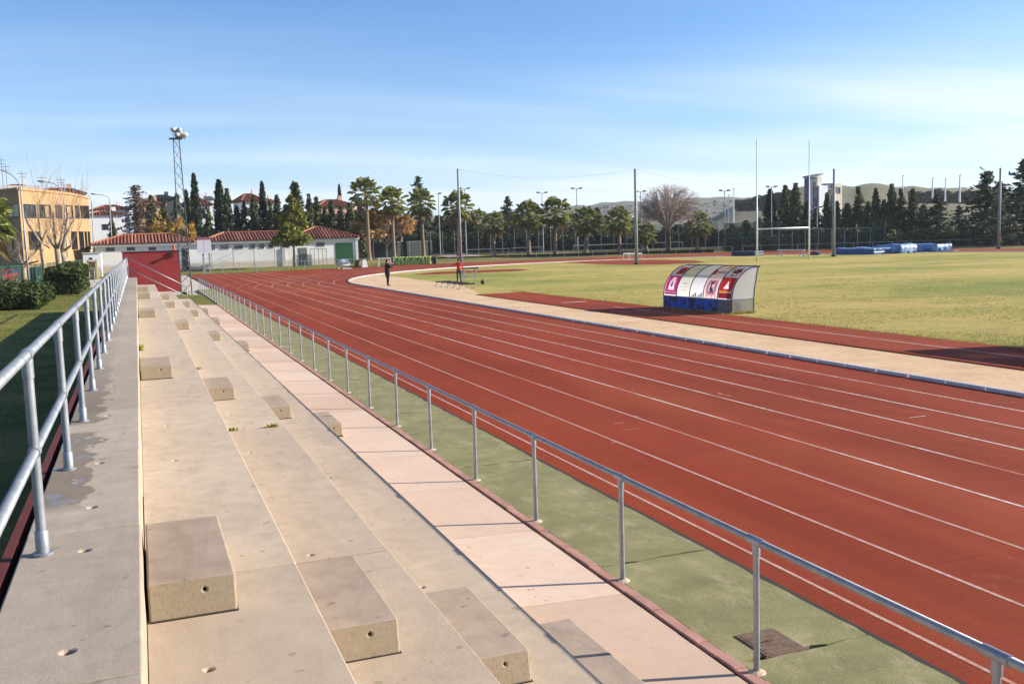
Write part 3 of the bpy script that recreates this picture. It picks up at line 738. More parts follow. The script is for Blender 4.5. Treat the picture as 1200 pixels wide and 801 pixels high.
def mat_thing(P, w, d, h, rz, body, cov, label, seed, over):
    r = obj_at('landing_mat', P, label, 'landing mat', None, rz)
    b = MB(); b.box(-w / 2, w / 2, -d / 2, d / 2, 0, h * .48); b.box(-w / 2 + .02, w / 2 - .02, -d / 2 + .02, d / 2 - .02, h * .5, h)
    bevel(b.build('foam_block', body, r), .06, 2)
    if cov: cover(w, d, h, seed, over=over).build('cover', cov, r, True)
    b = MB(); b.box(-w / 2 + .1, w / 2 - .1, -d / 2 + .1, d / 2 - .1, -.06, .0); b.build('pallet', M['darkmetal'], r)
    return r
def mid(px0, px1, py, z=-.05): a, c = G(px0, py, z), G(px1, py, z); return (a + c) / 2, (c - a).length, math.atan2((c - a).y, (c - a).x)
P, L, rz = mid(990, 1036, 298); hh = ztop(P, 291.2) + .05
mat_thing(P + Vector((.6, 1.1, 0)), L, 2.6, hh, rz, M['vin2'], M['vin1'], 'deep blue landing mat with a crumpled pale cover, at the left of the mats', 3, .12)
P, L, rz = mid(1037, 1068, 296.8); hh = ztop(P, 287.0) + .05
mat_thing(P + Vector((.7, 1.2, 0)), L, 2.8, hh, rz, M['bluemat'], M['vin3'], 'middle landing mat under a loosely draped light blue tarpaulin', 9, .95)
P, L, rz = mid(1067, 1110, 295); hh = ztop(P, 286.2) + .05
mat_thing(P + Vector((.7, 1.2, 0)), L, 2.6, hh, rz, M['vin2'], M['vin1'], 'rightmost landing mat, light blue sides patched with deep blue', 14, .7)
P, L, rz = mid(864, 892, 299.8); hh = ztop(P, 294.5) + .05
mat_thing(P + Vector((.3, .8, 0)), L, 1.6, hh, rz, M['darkblue'], None, 'flat navy mat lying on the grass behind the left rugby post', 2, .3)
P, L, rz = mid(1105, 1121, 294.6); r = obj_at('plank', P, 'weathered wooden board lying at the right end of the blue mats', 'board', None, rz)
M['wood'] = simple('weathered wood', '#8b8172', .9, 0, .2, 4)
b = MB(); b.box(-L / 2, L / 2, -.5, .5, .04, .12)
for i in range(3): b.box(-L / 2 + .1 + i * .7, -L / 2 + .2 + i * .7, -.5, .5, 0, .04)
b.build('boards', M['wood'], r)
# steeplechase barrier
P, L, rz = mid(911, 943, 300.2); r = obj_at('steeplechase_barrier', P, 'long white barrier beam on splayed legs between the rugby posts', 'barrier', None, rz)
zb = ztop(P, 292.2) + .05
b = MB(); b.box(-L / 2, L / 2, -.07, .07, zb - .13, zb); bevel(b.build('beam', M['white'], r), .01, 1)
for s_ in (-1, 1):
    b = MB(); x = s_ * (L / 2 - .35); b.tube([(x, 0, zb - .13), (x - .35, 0, .03)], .04, 8); b.tube([(x, 0, zb - .13), (x + .35, 0, .03)], .04, 8); b.tube([(x, -.5, .03), (x, .5, .03)], .04, 8); b.tube([(x - .4, 0, .03), (x + .4, 0, .03)], .04, 8)
    b.build('leg', M['galvdull'], r)
M['crateblue'] = simple('blue plastic', '#2b3f7c', .5, 0, .1, 4); M['cratered'] = simple('red plastic', '#9a2b30', .5, 0, .1, 4)
for px, mk, lab in ((951.3, 'crateblue', 'small blue crate on the grass just right of the right rugby post'), (954.6, 'cratered', 'small red crate between two blue ones beside the rugby goal'), (957.8, 'crateblue', 'small blue crate on the grass left of the third net pole')):
    P = G(px, 298.9); h = ztop(P, 294.3) + .05; r = obj_at('crate', P, lab, 'crate', 'crates by the rugby goal')
    b = MB(); b.box(-.14, .14, -.2, .2, 0, h - .05); b.build('body', M[mk], r)
    b = MB(); b.box(-.16, .16, -.22, .22, h - .05, h); b.build('rim', M['white'] if mk == 'crateblue' else M[mk], r)
# white hurdles by the far straight
def hurdle(P, rz, w, h, lab, grp, bar, frame, name='hurdle'):
    r = obj_at(name, P, lab, 'hurdle', grp, rz)
    b = MB(); b.box(-w / 2, w / 2, -.02, .02, h - .09, h); b.build('bar', bar, r)
    for s_ in (-1, 1):
        b = MB(); x = s_ * (w / 2 - .06); b.tube([(x, 0, h - .09), (x, 0, .03), (x, .45, .03)], .022, 6); b.build('leg', frame, r)
    return r
for px, lab in ((734.5, 'left one of the white hurdles beside the net pole'), (740.5, 'middle one of the white hurdles beside the net pole'), (748.5, 'white hurdle partly behind the net pole, right of two others')):
    P = G(px, 303.8); hurdle(P, .2, 1.1, ztop(P, 296.5) + .05, lab, 'white hurdles beside the net pole', M['white'], M['white'])
# mini hurdles on the sand
for i in range(5):
    t = i / 4; P = Vector((18.85 + .1 * t, 63.3 - 4.7 * t, -.04))
    hurdle(P + Vector((.5, 0, 0)), .05, 1.1, .36, 'low dark training hurdle, %s from the left in the row on the sand' % ORD[i], 'row of low training hurdles', M['darkmetal'], M['galvdull'], 'training_hurdle')
# trestle, rod and weight
P = (G(543.5, 328) + G(558, 328)) / 2; h = ztop(P, 313.4) + .05
r = obj_at('trestle', P, 'dark metal trestle frame with a plank top, right of the person in red', 'trestle', None, .0)
b = MB(); b.box(-.68, .68, -.16, .16, h - .1, h); b.build('plank_top', M['darkmetal'], r)
for s_ in (-1, 1):
    b = MB(); x = .5 * s_; b.tube([(x, -.12, h - .1), (x, -.3, 0)], .025, 6); b.tube([(x, .12, h - .1), (x, .3, 0)], .025, 6); b.tube([(x, -.22, h * .4), (x, .22, h * .4)], .02, 6); b.build('leg', M['galvdull'], r)
b = MB(); b.tube([(-.5, 0, h - .1), (.5, 0, .15)], .016, 5); b.tube([(.5, 0, h - .1), (-.5, 0, .15)], .016, 5); b.tube([(-.5, 0, .2), (.5, 0, .2)], .02, 5); b.build('cross_brace', M['galvdull'], r)
P2 = G(565.7, 333); b = MB(); b.tube([(0.72, .0, h * .62), tuple(P2 - P + Vector((0, 0, .35)))], .012, 5); b.build('rod', M['darkmetal'], r)
r = obj_at('kettlebell', P2, 'round black weight lying on the grass right of the trestle', 'weight')
b = MB(); b.ball((0, 0, .14), .15, .15, .14, 14, 9); b.build('body', M['black'], r, True)
b = MB(); b.tube([(-.07, 0, .25), (-.07, 0, .32), (0, 0, .35), (.07, 0, .32), (.07, 0, .25)], .02, 7); b.build('handle', M['black'], r, True)
# things by the green garage door
P = G(402.5, 315.2); r = obj_at('trolley', P, 'low white covered trolley standing in front of the green garage door', 'trolley')
b = MB(); b.box(-.75, .75, -.4, .4, .45, .55)
b.tube([(-.7, 0, .55), (-.45, 0, .85), (0, 0, .92), (.45, 0, .85), (.7, 0, .5)], [.1, .3, .34, .3, .1], 12); b.build('cover', M['white'], r, True)
for x in (-.6, .6):
    b = MB(); b.box(x - .06, x + .06, -.3, .3, 0, .5); b.build('leg', M['white'], r)
b = MB(); b.box(-.2, .95, -.55, -.1, 0.02, .12); b.build('skirt', M['white'], r)
P = G(416, 314.3); r = obj_at('chair', P, 'black folding chair with a tilted back, beside the white trolley', 'chair')
b = MB(); b.box(-.65, .65, -.35, .35, .12, .28); b.build('seat', M['black'], r)
b = MB(); b.add([(-.05, -.3, .28), (.4, -.3, .28), (.55, -.3, 1.0), (.15, -.3, 1.0), (-.05, .3, .28), (.4, .3, .28), (.55, .3, 1.0), (.15, .3, 1.0)], ((0, 1, 2, 3), (7, 6, 5, 4), (0, 4, 5, 1), (1, 5, 6, 2), (2, 6, 7, 3), (3, 7, 4, 0))); b.build('backrest', M['black'], r)
for x in (-.55, .55):
    b = MB(); b.tube([(x, -.3, .12), (x, -.3, 0)], .03, 5); b.tube([(x, .3, .12), (x, .3, 0)], .03, 5); b.build('leg', M['darkmetal'], r)
P = G(427.3, 313.0); r = obj_at('notice_stand', P, 'small white A shaped board standing right of the black chair', 'sign board')
b = MB(); b.add([(-.36, -.3, 0), (.36, -.3, 0), (.2, 0, .95), (-.2, 0, .95), (-.36, .3, 0), (.36, .3, 0)], ((0, 1, 2, 3), (5, 4, 3, 2), (0, 3, 4), (1, 5, 2), (0, 4, 5, 1))); b.build('panel', M['white'], r)
b = MB(); b.tube([(-.2, 0, .95), (.2, 0, .95)], .03, 6); b.build('hinge', M['galvdull'], r)
P = G(451, 312.6); h = ztop(P, 302.6) + .05; r = obj_at('mini_goal', P, 'small white five-a-side goal frame behind the person in black', 'goal')
for x in (-.75, .75):
    b = MB(); b.tube([(x, 0, 0), (x, 0, h)], .05, 8); b.tube([(x, 0, h), (x, .7, .03), (x, 0, .03)], .025, 6); b.build('upright', M['white'], r)
b = MB(); b.tube([(-.78, 0, h), (.78, 0, h)], .05, 8); b.build('crossbar', M['white'], r)
P = G(460, 311.2); r = obj_at('equipment_bag', P, 'black bag slumped between the small white goal and the grey block', 'bag')
b = MB(); b.ball((0, 0, .5), .33, .3, .55, 12, 8); b.build('body', M['black'], r, True); b = MB(); b.tube([(-.15, 0, 1.0), (-.1, 0, 1.15), (.1, 0, 1.15), (.15, 0, 1.0)], .03, 6); b.build('strap', M['black'], r)
P = G(467.3, 309); h = ztop(P, 301.3) + .05; r = obj_at('concrete_block', P + Vector((0, .6, 0)), 'plain grey block left of the green covered mat', 'block')
M['grey'] = simple('grey fabric', '#6e7274', .9, 0, .1, 2)
b = MB(); b.box(-.62, .62, -.6, .6, .05, h); bevel(b.build('body', M['grey'], r), .05, 2); b = MB(); b.box(-.66, .66, -.64, .64, 0, .07); b.build('base', M['darkmetal'], r)
P, L, rz = mid(472.5, 505, 309.8); h = ztop(P, 301) + .05
r = obj_at('covered_mat', P + Vector((0, 1.0, 0)), 'landing mat under a bright green ribbed cover at the far bend', 'landing mat', None, rz * .3)
def green_cover():
    n = NT('green ribbed cover'); v = n.sep()[0]
    s_ = n.math('SINE', n.math('MULTIPLY', n.math('ADD', v, n.math('MULTIPLY', n.noise(.8, 4), 1.5)), 15))
    n.color(n.ramp(n.math('MULTIPLY_ADD', s_, .5, .5), [(.1, lin('#6d8a30')), (.5, lin('#9db248')), (.9, lin('#c3c766'))])).rough(.5); return n.m
M['gcover'] = green_cover()
b = MB(); b.box(-L / 2 + .05, L / 2 - .05, -.95, .95, 0, h - .05); b.build('foam_block', simple('dark green foam', '#26381f', .8), r)
b = MB(); nx = 60; vs = []
for i in range(nx + 1):
    x = -L / 2 - .03 + (L - .5) * i / nx; rip = .07 * math.sin(i * 1.25) + .03 * math.sin(i * .6)
    for (y, z) in ((-1.12 - rip, .04), (-1.02 - rip, h * .55), (-.95 - rip * .3, h * .95), (-.8, h + .02 + rip * .3), (.9, h + .03 + rip * .3), (1.0 + rip, .1)): vs.append((x, y, z))
b.add(vs, [(i * 6 + k, (i + 1) * 6 + k, (i + 1) * 6 + k + 1, i * 6 + k + 1) for i in range(nx) for k in range(5)]); b.build('cover', M['gcover'], r, True)
# board on two posts near the corner of the track
P0 = AY(239.3, 318, 118.2); P1 = AY(246.5, 318, 118.2)
r = obj_at('notice_board', (P0.x + .4, 118.2, -.1), 'blank white board with a reddish top strip on two posts by the track corner', 'sign board')
for q in (P0, P1):
    b = MB(); b.box(q.x - .09, q.x + .09, 118.15, 118.3, -.1, AY(239, 281, 118.2).z); part(b, 'post', M['galvdull'], r)
a, c = AY(231.5, 297, 118.1), AY(246.8, 280.5, 118.1)
b = MB(); b.box(a.x, c.x, 118.0, 118.12, a.z, c.z); pb = part(b, 'panel', simple('white notice panel', '#cfced6', .5, 0, .04, .7), r)
b = MB(); b.box(a.x - .03, c.x + .03, 117.97, 118.15, c.z, c.z + .26); part(b, 'top_strip', simple('faded red strip', '#8d5660', .7, 0, .1, 2), r)
b = MB()
for i in range(1, 6): b.box(a.x + .05, c.x - .05, 117.99, 118.0, a.z + (c.z - a.z) * i / 6 - .008, a.z + (c.z - a.z) * i / 6 + .008)
b.box((a.x + c.x) / 2 - .01, (a.x + c.x) / 2 + .01, 117.99, 118.0, a.z + .1, c.z - .1)
part(b, 'grid_lines', simple('grey grid lines', '#a9a8b2', .6), r)

# ================================================================== FENCES AROUND THE FIELD
def mesh_mat(name, hexc, alpha):
    n = NT(name); n.color(lin(hexc)).rough(.7); tp = n.node('ShaderNodeBsdfTransparent'); mx = n.node('ShaderNodeMixShader'); mx.inputs[0].default_value = alpha
    n.l.new(tp.outputs[0], mx.inputs[1]); n.l.new(n.b.outputs[0], mx.inputs[2]); n.l.new(mx.outputs[0], n.n['Material Output'].inputs[0]); return n.m
M['mesh_green'] = mesh_mat('green wire mesh', '#123227', .55); M['mesh_dark'] = mesh_mat('dark wire mesh', '#1c2422', .35); M['mesh_grey'] = mesh_mat('grey wire mesh', '#9a9d9e', .12)
M['screen'] = mesh_mat('dark green windbreak', '#0c231f', .92); M['net'] = mesh_mat('tennis netting', '#20242a', .4)
def run_fence(name, pts, hgt, step, label, cat, postmat, meshmat=None, r_=.03, rails=(), mesh_from=0.0, post_first=0):
    f = empty(name, (pts[0][0], pts[0][1], zt(*pts[0][:2])), 0, label, cat)
    pb = MB(); pb.tube([(0, 0, 0), (0, 0, hgt)], r_, 6); pm_ = pb.mesh('post', postmat)
    first = True; Mi = local(f); rbs = [MB() for _ in rails]; mb = MB(); n_post = 0
    for a, c in zip(pts, pts[1:]):
        a = Vector((a[0], a[1], 0)); c = Vector((c[0], c[1], 0)); n_ = max(1, round((c - a).length / step))
        q = [a.lerp(c, i / n_) for i in range(n_ + 1)]
        for i, p in enumerate(q):
            if i == 0 and not first: continue
            o = link('post', pm_, f); o.location = Mi @ Vector((p.x, p.y, zt(p.x, p.y))); n_post += 1
        first = False
        for p, s_ in zip(q, q[1:]):
            zp, zs = zt(p.x, p.y), zt(s_.x, s_.y)
            for rh, rb in zip(rails, rbs): rb.tube([(p.x, p.y, zp + rh), (s_.x, s_.y, zs + rh)], r_ * .8, 5, cap=False)
            if meshmat: mb.quad((p.x, p.y, zp + mesh_from), (s_.x, s_.y, zs + mesh_from), (s_.x, s_.y, zs + hgt - .05), (p.x, p.y, zp + hgt - .05))
    for rb in rbs: part(rb, 'rail', postmat, f)
    if meshmat: part(mb, 'mesh_panel', meshmat, f)
    return f
def gpt(px, py, z=None):
    p = G(px, py, -.05)
    for _ in range(4): p = G(px, py, zt(p.x, p.y))
    return (p.x, p.y)
def dpt(px, d):
    p = D(px, 290, d); return (p.x, p.y)
A1 = (8.0, 118.9); A2 = (29.5, 122.9)
run_fence('verge_fence', [(7.4, 118.9), (29, 122.6)], 1.1, 2.05, 'low grey tube fence on the grass between the track and the white pavilion', 'fence', M['galvdull'], None, .026, (1.08,))
run_fence('chain_link_fence', [(AY(248, 300, 129).x, 129), (AY(346, 300, 129).x, 129)], 3.1, 2.72, 'tall thin wire mesh fence standing close to the white pavilion wall', 'fence', M['pole'], M['mesh_grey'], .035, (3.08,))
run_fence('perimeter_fence', [dpt(508, 140), dpt(612, 140.5), dpt(760, 141), dpt(858, 138)], .98, 2.05, 'low pale metal fence running behind the far track in front of the palms', 'fence', M['galvdull'], None, .03, (.96,))
run_fence('perimeter_fence', [dpt(870, 136), dpt(1000, 135), dpt(1136, 135), dpt(1215, 134)], 1.05, 2.55, 'low mesh fence behind the blue mats and the right hand net pole', 'fence', M['pole'], M['mesh_dark'], .03, (1.03,))
run_fence('court_fence', [dpt(505, 168), dpt(660, 166), dpt(842, 162)], 4.3, 2.1, 'tall grey post and wire fence along the tennis courts behind the palms', 'fence', M['galvdull'], M['mesh_dark'], .045, ())
run_fence('windbreak_fence', [dpt(424, 160), dpt(466, 162), dpt(506, 166)], 2.7, 2.1, 'dark green windbreak fence behind the trunks of the left palms', 'fence', M['pole'], M['screen'], .04, (2.65,))
run_fence('cage_fence', [dpt(850, 143), dpt(912, 142)], 4.3, 3.0, 'tallest green mesh ball cage left of the rugby goal', 'fence', M['greenmetal'], M['mesh_green'], .05, (4.25, 2.1))
run_fence('cage_fence', [dpt(913, 142), dpt(1020, 142)], 3.1, 2.0, 'green mesh fence with pale posts behind the rugby goal', 'fence', M['galvdull'], M['mesh_green'], .04, (3.05,))
run_fence('cage_fence', [dpt(1023, 142), dpt(1037, 142)], 4.1, 1.8, 'narrow tall green mesh cage above the blue mats', 'fence', M['greenmetal'], M['mesh_green'], .045, (4.05, 2.9))
# low planter wall behind the far fence
M['planter'] = simple('dark brown bank wall', '#3c2c22', .95, 0, .3, 1.5, bump=.5, bscale=10)
r = empty('planter_wall', (*dpt(680, 146), 0), 0, 'low dark brown retaining wall under the row of palms', 'wall'); b = MB(); cb = MB()
q = [dpt(px, 146) for px in (508, 560, 600, 640, 700, 760, 800, 836)]
for a, c in zip(q, q[1:]):
    for k, (z0, z1, e) in enumerate(((-.2, .36, .12), (.36, .41, .15))):
        (b if k == 0 else cb).prism([(a[0], a[1] - e), (c[0], c[1] - e), (c[0], c[1] + e), (a[0], a[1] + e)], z0, z1)
part(b, 'wall_body', M['planter'], r); part(cb, 'coping', M['planter'], r)
# tennis nets
for (p0, p1, d, yt, lab) in ((600, 634.5, 172, 289.5, 'left tennis net with a white top band'), (672, 753.5, 160, 286, 'long middle tennis net with a white top band, right of the left net'), (765, 800, 175, 283.6, 'right tennis net with a white top band, under the bare tree'), (546, 596, 176, 291.4, 'far left tennis net seen between the first palm trunks and the net pole')):
    a, c = D(p0, yt, d), D(p1, yt, d); zg = zt(a.x, a.y); r = empty('tennis_net', ((a.x + c.x) / 2, (a.y + c.y) / 2, zg), 0, lab, 'tennis net', 'tennis nets'); zz = (a.z + c.z) / 2
    b = MB(); b.tube([(a.x, a.y, zz - .07), (c.x, c.y, zz - .07)], .08, 6); part(b, 'top_band', M['white'], r)
    for e in (a, c):
        b = MB(); b.tube([(e.x, e.y, zg), (e.x, e.y, zz + .05)], .06, 6); part(b, 'post', M['galvdull'], r)
    b = MB(); b.quad((a.x, a.y, zg), (c.x, c.y, zg), (c.x, c.y, zz - .1), (a.x, a.y, zz - .1)); part(b, 'netting', M['net'], r)
# ------------------------------------------------------------------ flood light poles
def light_pole(px, py, d, lab, heads=2, r0=.09, base=None, grp='slim floodlight poles behind the field'):
    T = D(px, py, d); zg = zt(T.x, T.y) if base is None else ztop(T, base)
    r = empty('floodlight_pole', (T.x, T.y, zg), 0, lab, 'floodlight', grp); H = T.z - zg
    b = MB(); b.tube([(0, 0, 0), (0, 0, H)], [r0 * 1.25, r0 * .7], 8); b.build('shaft', M['polewhite'] if base is not None else M['galvdull'], r)
    b = MB(); w = .75 if heads > 1 else .3; b.tube([(-w, 0, H - .05), (w, 0, H - .05)], .045, 6); b.build('arm', M['galvdull'], r)
    for k in range(heads):
        x = -w + 2 * w * k / max(1, heads - 1) if heads > 1 else w
        b = MB(); b.box(x - .22, x + .22, -.22, .14, H - .02, H + .17); b.build('lamp', M['darkmetal'] if base is None else M['galvdull'], r)
light_pole(513.5, 227, 165, 'floodlight pole rising right of the fourth palm, single head', 1)
light_pole(544, 221, 165, 'twin headed floodlight pole just right of the leftmost net pole', 2)
light_pole(635, 226, 163, 'twin headed floodlight pole above the palms left of the middle of the courts', 2)
light_pole(675.5, 221, 160, 'tallest twin headed floodlight pole midway between two net poles', 2)
light_pole(750.5, 224.5, 158, 'floodlight pole hidden behind the net pole beside the bare tree', 2)
light_pole(849, 223.5, 152, 'twin headed floodlight pole beside the tall ball cage', 2)
light_pole(904, 219, 150, 'twin headed floodlight pole between the rugby posts', 2)
light_pole(957.5, 243, 150, 'short floodlight pole with two pale lamps between the rugby goal and the third net pole', 2)
light_pole(853.5, 229, 300, 'distant pale lamp pole on the hill, left of two behind the ball cage', 1, .16, 262)
light_pole(859.5, 221, 300, 'distant pale lamp pole on the hill, right of two behind the ball cage', 1, .18, 262)
light_pole(1058, 206, 300, 'distant lamp pole on the ridge above the blue mats', 1, .18, 250)
light_pole(1093, 209, 290, 'distant pale lamp pole in the hillside field, left of three', 1, .22, 236)
light_pole(1108, 210, 290, 'distant pale lamp pole in the hillside field, middle of three', 1, .2, 236)
light_pole(1125, 205.5, 285, 'distant pale lamp pole in the hillside field, right of three', 1, .24, 237)
def street_lamp(pts, d, lab, r0=.09, mat='galvdull', ground=None):
    q = [D(px, py, d) for px, py in pts]; g = q[0]; zg = zt(g.x, g.y) if ground is None else ground
    r = empty('street_lamp', (g.x, g.y, zg), 0, lab, 'street lamp', 'street lamps by the car park')
    q = [Vector((g.x, g.y, zg))] + q[1:]
    b = MB(); b.tube(q[:2], [r0, r0 * .75], 8); part(b, 'pole', M[mat], r, True)
    n = len(q) - 2; b = MB(); b.tube(q[1:], [r0 * .75] + [r0 * .5] * n, 7); part(b, 'arm', M[mat], r, True)
    e = q[-1]; v = (q[-1] - q[-2]).normalized(); b = MB(); b.tube([e - v * .2, e + v * .35, e + v * .75], [.07, .13, .08], 8); part(b, 'lamp_head', M['galvdull'], r, True)
street_lamp([(33.5, 322), (24, 220), (22.5, 215), (18, 208.5), (10, 202.5), (0, 199), (-8, 198)], 88, 'nearest curved street lamp at the left edge, in front of the brick building')
street_lamp([(80, 318), (76, 250), (74, 228), (70, 220), (63.5, 215), (56, 213.5), (52, 213)], 108, 'curved street lamp in front of the middle of the brick building')
street_lamp([(110, 300), (107.5, 240), (106, 231), (101, 226), (94, 223), (90, 222.3)], 126, 'curved street lamp at the right end of the brick building')
street_lamp([(130.5, 285), (128.5, 235), (127, 231), (120, 228.5), (112, 227.6)], 150, 'curved street lamp right of the brick building, in front of the white houses')
street_lamp([(1160, 270), (1160, 215), (1158, 205), (1155, 200), (1152.5, 198.5)], 160, 'curved lamp poking out above the big cedar at the right', .09, 'galvdull', 0)
# ================================================================== BUILDINGS
M['whitewall'] = NT('whitewashed wall')
def ww():
    n = M['whitewall']; z = n.sep()[2]
    c = n.ramp(n.noise(.5, 6, .65), [(.3, lin('#dededb')), (.7, lin('#edece8'))])
    low = n.gray(n.math('SUBTRACT', n.math('MULTIPLY', n.math('SUBTRACT', n.noise(.6, 5, .6), .5), 1.2), z), -1.15, -.75)
    c = n.mix(n.math('MULTIPLY', low, .8), c, lin('#bfae94')); n.color(c).rough(.9); return n.m
M['whitewall'] = ww()
M['fascia'] = simple('grey white fascia', '#b4b7ba', .8, 0, .06, 1)
def tile_mat(name, a, b_, c_):
    n = NT(name); n.color(n.ramp(n.math('ADD', n.math('MULTIPLY', n.noise(2.2, 5, .7), .6), n.math('MULTIPLY', n.island(), .4)), [(.3, lin(a)), (.5, lin(b_)), (.7, lin(c_))])).rough(.85); return n.m
M['tile'] = tile_mat('red clay roof tiles', '#743f2f', '#865039', '#a06a4e'); M['tile2'] = tile_mat('brown roof tiles', '#6e4334', '#80523d', '#8f6449'); M['tilegap'] = simple('dark red tile channel', '#4a1d17', .9, 0, .2, 3)
M['slate'] = simple('dark slate roof', '#3a3b42', .8, 0, .15, 2)
def hip_roof(x0, x1, y0, y1, ze, zr, xa=None, xb=None, step=.42, rad=.13):
    """tiled hip roof: ridge from xa to xb; barrel tiles as half tubes down the slopes"""
    hd = (y1 - y0) / 2; ym = (y0 + y1) / 2
    xa = x0 + hd if xa is None else xa; xb = x1 - hd if xb is None else xb
    b = MB(); A, B_, C, D_ = (x0, y0, ze), (x1, y0, ze), (x1, y1, ze), (x0, y1, ze); R0, R1 = (xa, ym, zr), (xb, ym, zr)
    b.add([A, B_, C, D_, R0, R1], ((0, 1, 5, 4), (1, 2, 5), (2, 3, 4, 5), (3, 0, 4), (0, 3, 2, 1)), 1)
    def lerp(p, q, t): return Vector(p).lerp(Vector(q), t)
    x = x0 + step * .6
    while x < x1:   # front and back slopes
        if x < xa: t = (x - x0) / (xa - x0)
        elif x > xb: t = (x1 - x) / (x1 - xb)
        else: t = 1
        if t > .06:
            for (ya) in (y0, y1):
                b.tube([(x, ya, ze + .01), (x, ya + (ym - ya) * t, ze + (zr - ze) * t + .01)], rad, 6)
        x += step
    y = y0 + step * .6
    while y < y1:
        t = 1 - abs(y - ym) / hd
        if t > .06:
            b.tube([(x1, y, ze + .01), (x1 + (xb - x1) * t, y, ze + (zr - ze) * t + .01)], rad, 6)
            b.tube([(x0, y, ze + .01), (x0 + (xa - x0) * t, y, ze + (zr - ze) * t + .01)], rad, 6)
        y += step
    for p, q in ((A, R0), (B_, R1), (C, R1), (D_, R0), (R0, R1)): b.tube([Vector(p) + Vector((0, 0, .06)), Vector(q) + Vector((0, 0, .06))], rad * 1.25, 6)
    return b
YF = 135.0
def px_x(px, Y=YF, py=290): return AY(px, py, Y).x
pav = empty('pavilion', (px_x(260), YF, 0), 0, 'long low white pavilion with red tiled roofs and a green garage door', 'building')
xl, xr = px_x(111), px_x(418.5); ZE = AY(247, 282.7, YF).z
b = MB(); b.box(xl, xr, YF, YF + 9, -.2, ZE - .34); part(b, 'wall', M['whitewall'], pav)
b = MB(); b.box(xl - .35, xr + .3, YF - .35, YF + 9.3, ZE - .34, ZE - .02); part(b, 'fascia', M['fascia'], pav)
part(hip_roof(xl - .4, px_x(229), YF - .45, YF + 9.4, ZE, AY(170, 275, YF + 4.5).z, px_x(145, YF + 4.5), px_x(198, YF + 4.5)), 'tiled_roof', [M['tile'], M['tilegap']], pav)
part(hip_roof(px_x(236), px_x(356), YF - .45, YF + 9.4, ZE, AY(290, 272.3, YF + 4.5).z, px_x(263, YF + 4.5), px_x(338, YF + 4.5)), 'tiled_roof', [M['tile'], M['tilegap']], pav)
part(hip_roof(px_x(338), px_x(420), YF - .5, YF + 9.5, ZE + .02, AY(372, 266.3, YF + 4.5).z, px_x(370, YF + 4.5), px_x(375, YF + 4.5)), 'tiled_roof', [M['tile'], M['tilegap']], pav)
b = MB(); b.box(xr - .25, xr + .12, YF - .12, YF + .3, -.2, ZE - .34); part(b, 'corner_pier', M['white'], pav)
b = MB(); b.prism([(px_x(330), YF - .16), (px_x(334), YF - .16), (px_x(334), YF), (px_x(330), YF)], -.2, 2.6); part(b, 'buttress', M['fascia'], pav)
def wall_rect(x0, x1, z0, z1, Y): return x0, x1, z0, z1
for (p0, p1, q0, q1) in ((124.5, 134, 290, 294.3), (149, 158, 289.6, 293.8), (174.5, 182.6, 289.5, 293.5), (247.2, 251.6, 287.2, 292.2), (258.5, 268, 287, 291.9), (274.6, 284.4, 286.8, 291.6), (293.5, 298.7, 286.2, 291.2), (304, 309.4, 286, 291), (314.8, 320, 285.8, 290.6), (330.5, 339, 285.4, 290.2), (371, 380, 284, 288.6)):
    a, c = AY(p0, q1, YF), AY(p1, q0, YF); f = MB(); t = .04; y0, y1 = YF - .05, YF + .02
    z1_ = min(c.z, ZE - .36)
    f.box(a.x - t, c.x + t, y0, y1, a.z - t, a.z); f.box(a.x - t, c.x + t, y0, y1, z1_, z1_ + t); f.box(a.x - t, a.x, y0, y1, a.z, z1_); f.box(c.x, c.x + t, y0, y1, a.z, z1_)
    wf = part(f, 'window', M['fascia'], pav)
    g = MB(); g.box(a.x, c.x, YF - .02, YF + .01, a.z, z1_); Mi = local(pav); g.v = [tuple(Mi @ Vector(v)) for v in g.v]; g.build('pane', M['glass'], wf)
M['gdoor'] = simple('green garage door paint', '#16512e', .5, 0, .15, .6)
a, c = AY(394, 309, YF), AY(413, 284.2, YF)
b = MB(); zt_ = min(c.z, ZE - .38); nb = 12
for i in range(nb):
    za = .1 + (zt_ - .1) * i / nb; zb_ = .1 + (zt_ - .1) * (i + 1) / nb; b.box(a.x, c.x, YF - .05, YF + .01, za + .01, zb_ - .01)
b.box(a.x + .01, c.x - .01, YF - .03, YF + .01, .1, zt_); part(b, 'garage_door', M['gdoor'], pav)
a, c = AY(350.6, 309, YF), AY(359.6, 290, YF)
b = MB(); b.box(a.x, c.x, YF - .04, YF + .01, .05, c.z); b.box(a.x + .1, c.x - .1, YF - .06, YF - .04, 1.2, c.z - .15); part(b, 'door', M['grey'], pav)
a, c = AY(363.5, 309, YF), AY(381.5, 290.8, YF); b = MB()
for i in range(5): x = a.x + (c.x - a.x) * i / 4; b.box(x - .04, x + .04, YF - .5, YF - .42, .05, c.z)
b.box(a.x, c.x, YF - .5, YF - .42, c.z - .08, c.z)
for i in range(6): b.box(c.x - .55, c.x, YF - .5, YF - .44, .3 + i * .38, .34 + i * .38)
part(b, 'metal_gate', M['galvdull'], pav)
a, c = AY(214, 312, YF), AY(219.8, 291, YF); b = MB(); b.box(a.x, c.x, YF - .04, YF + .01, 0, c.z); part(b, 'door', M['darkmetal'], pav)
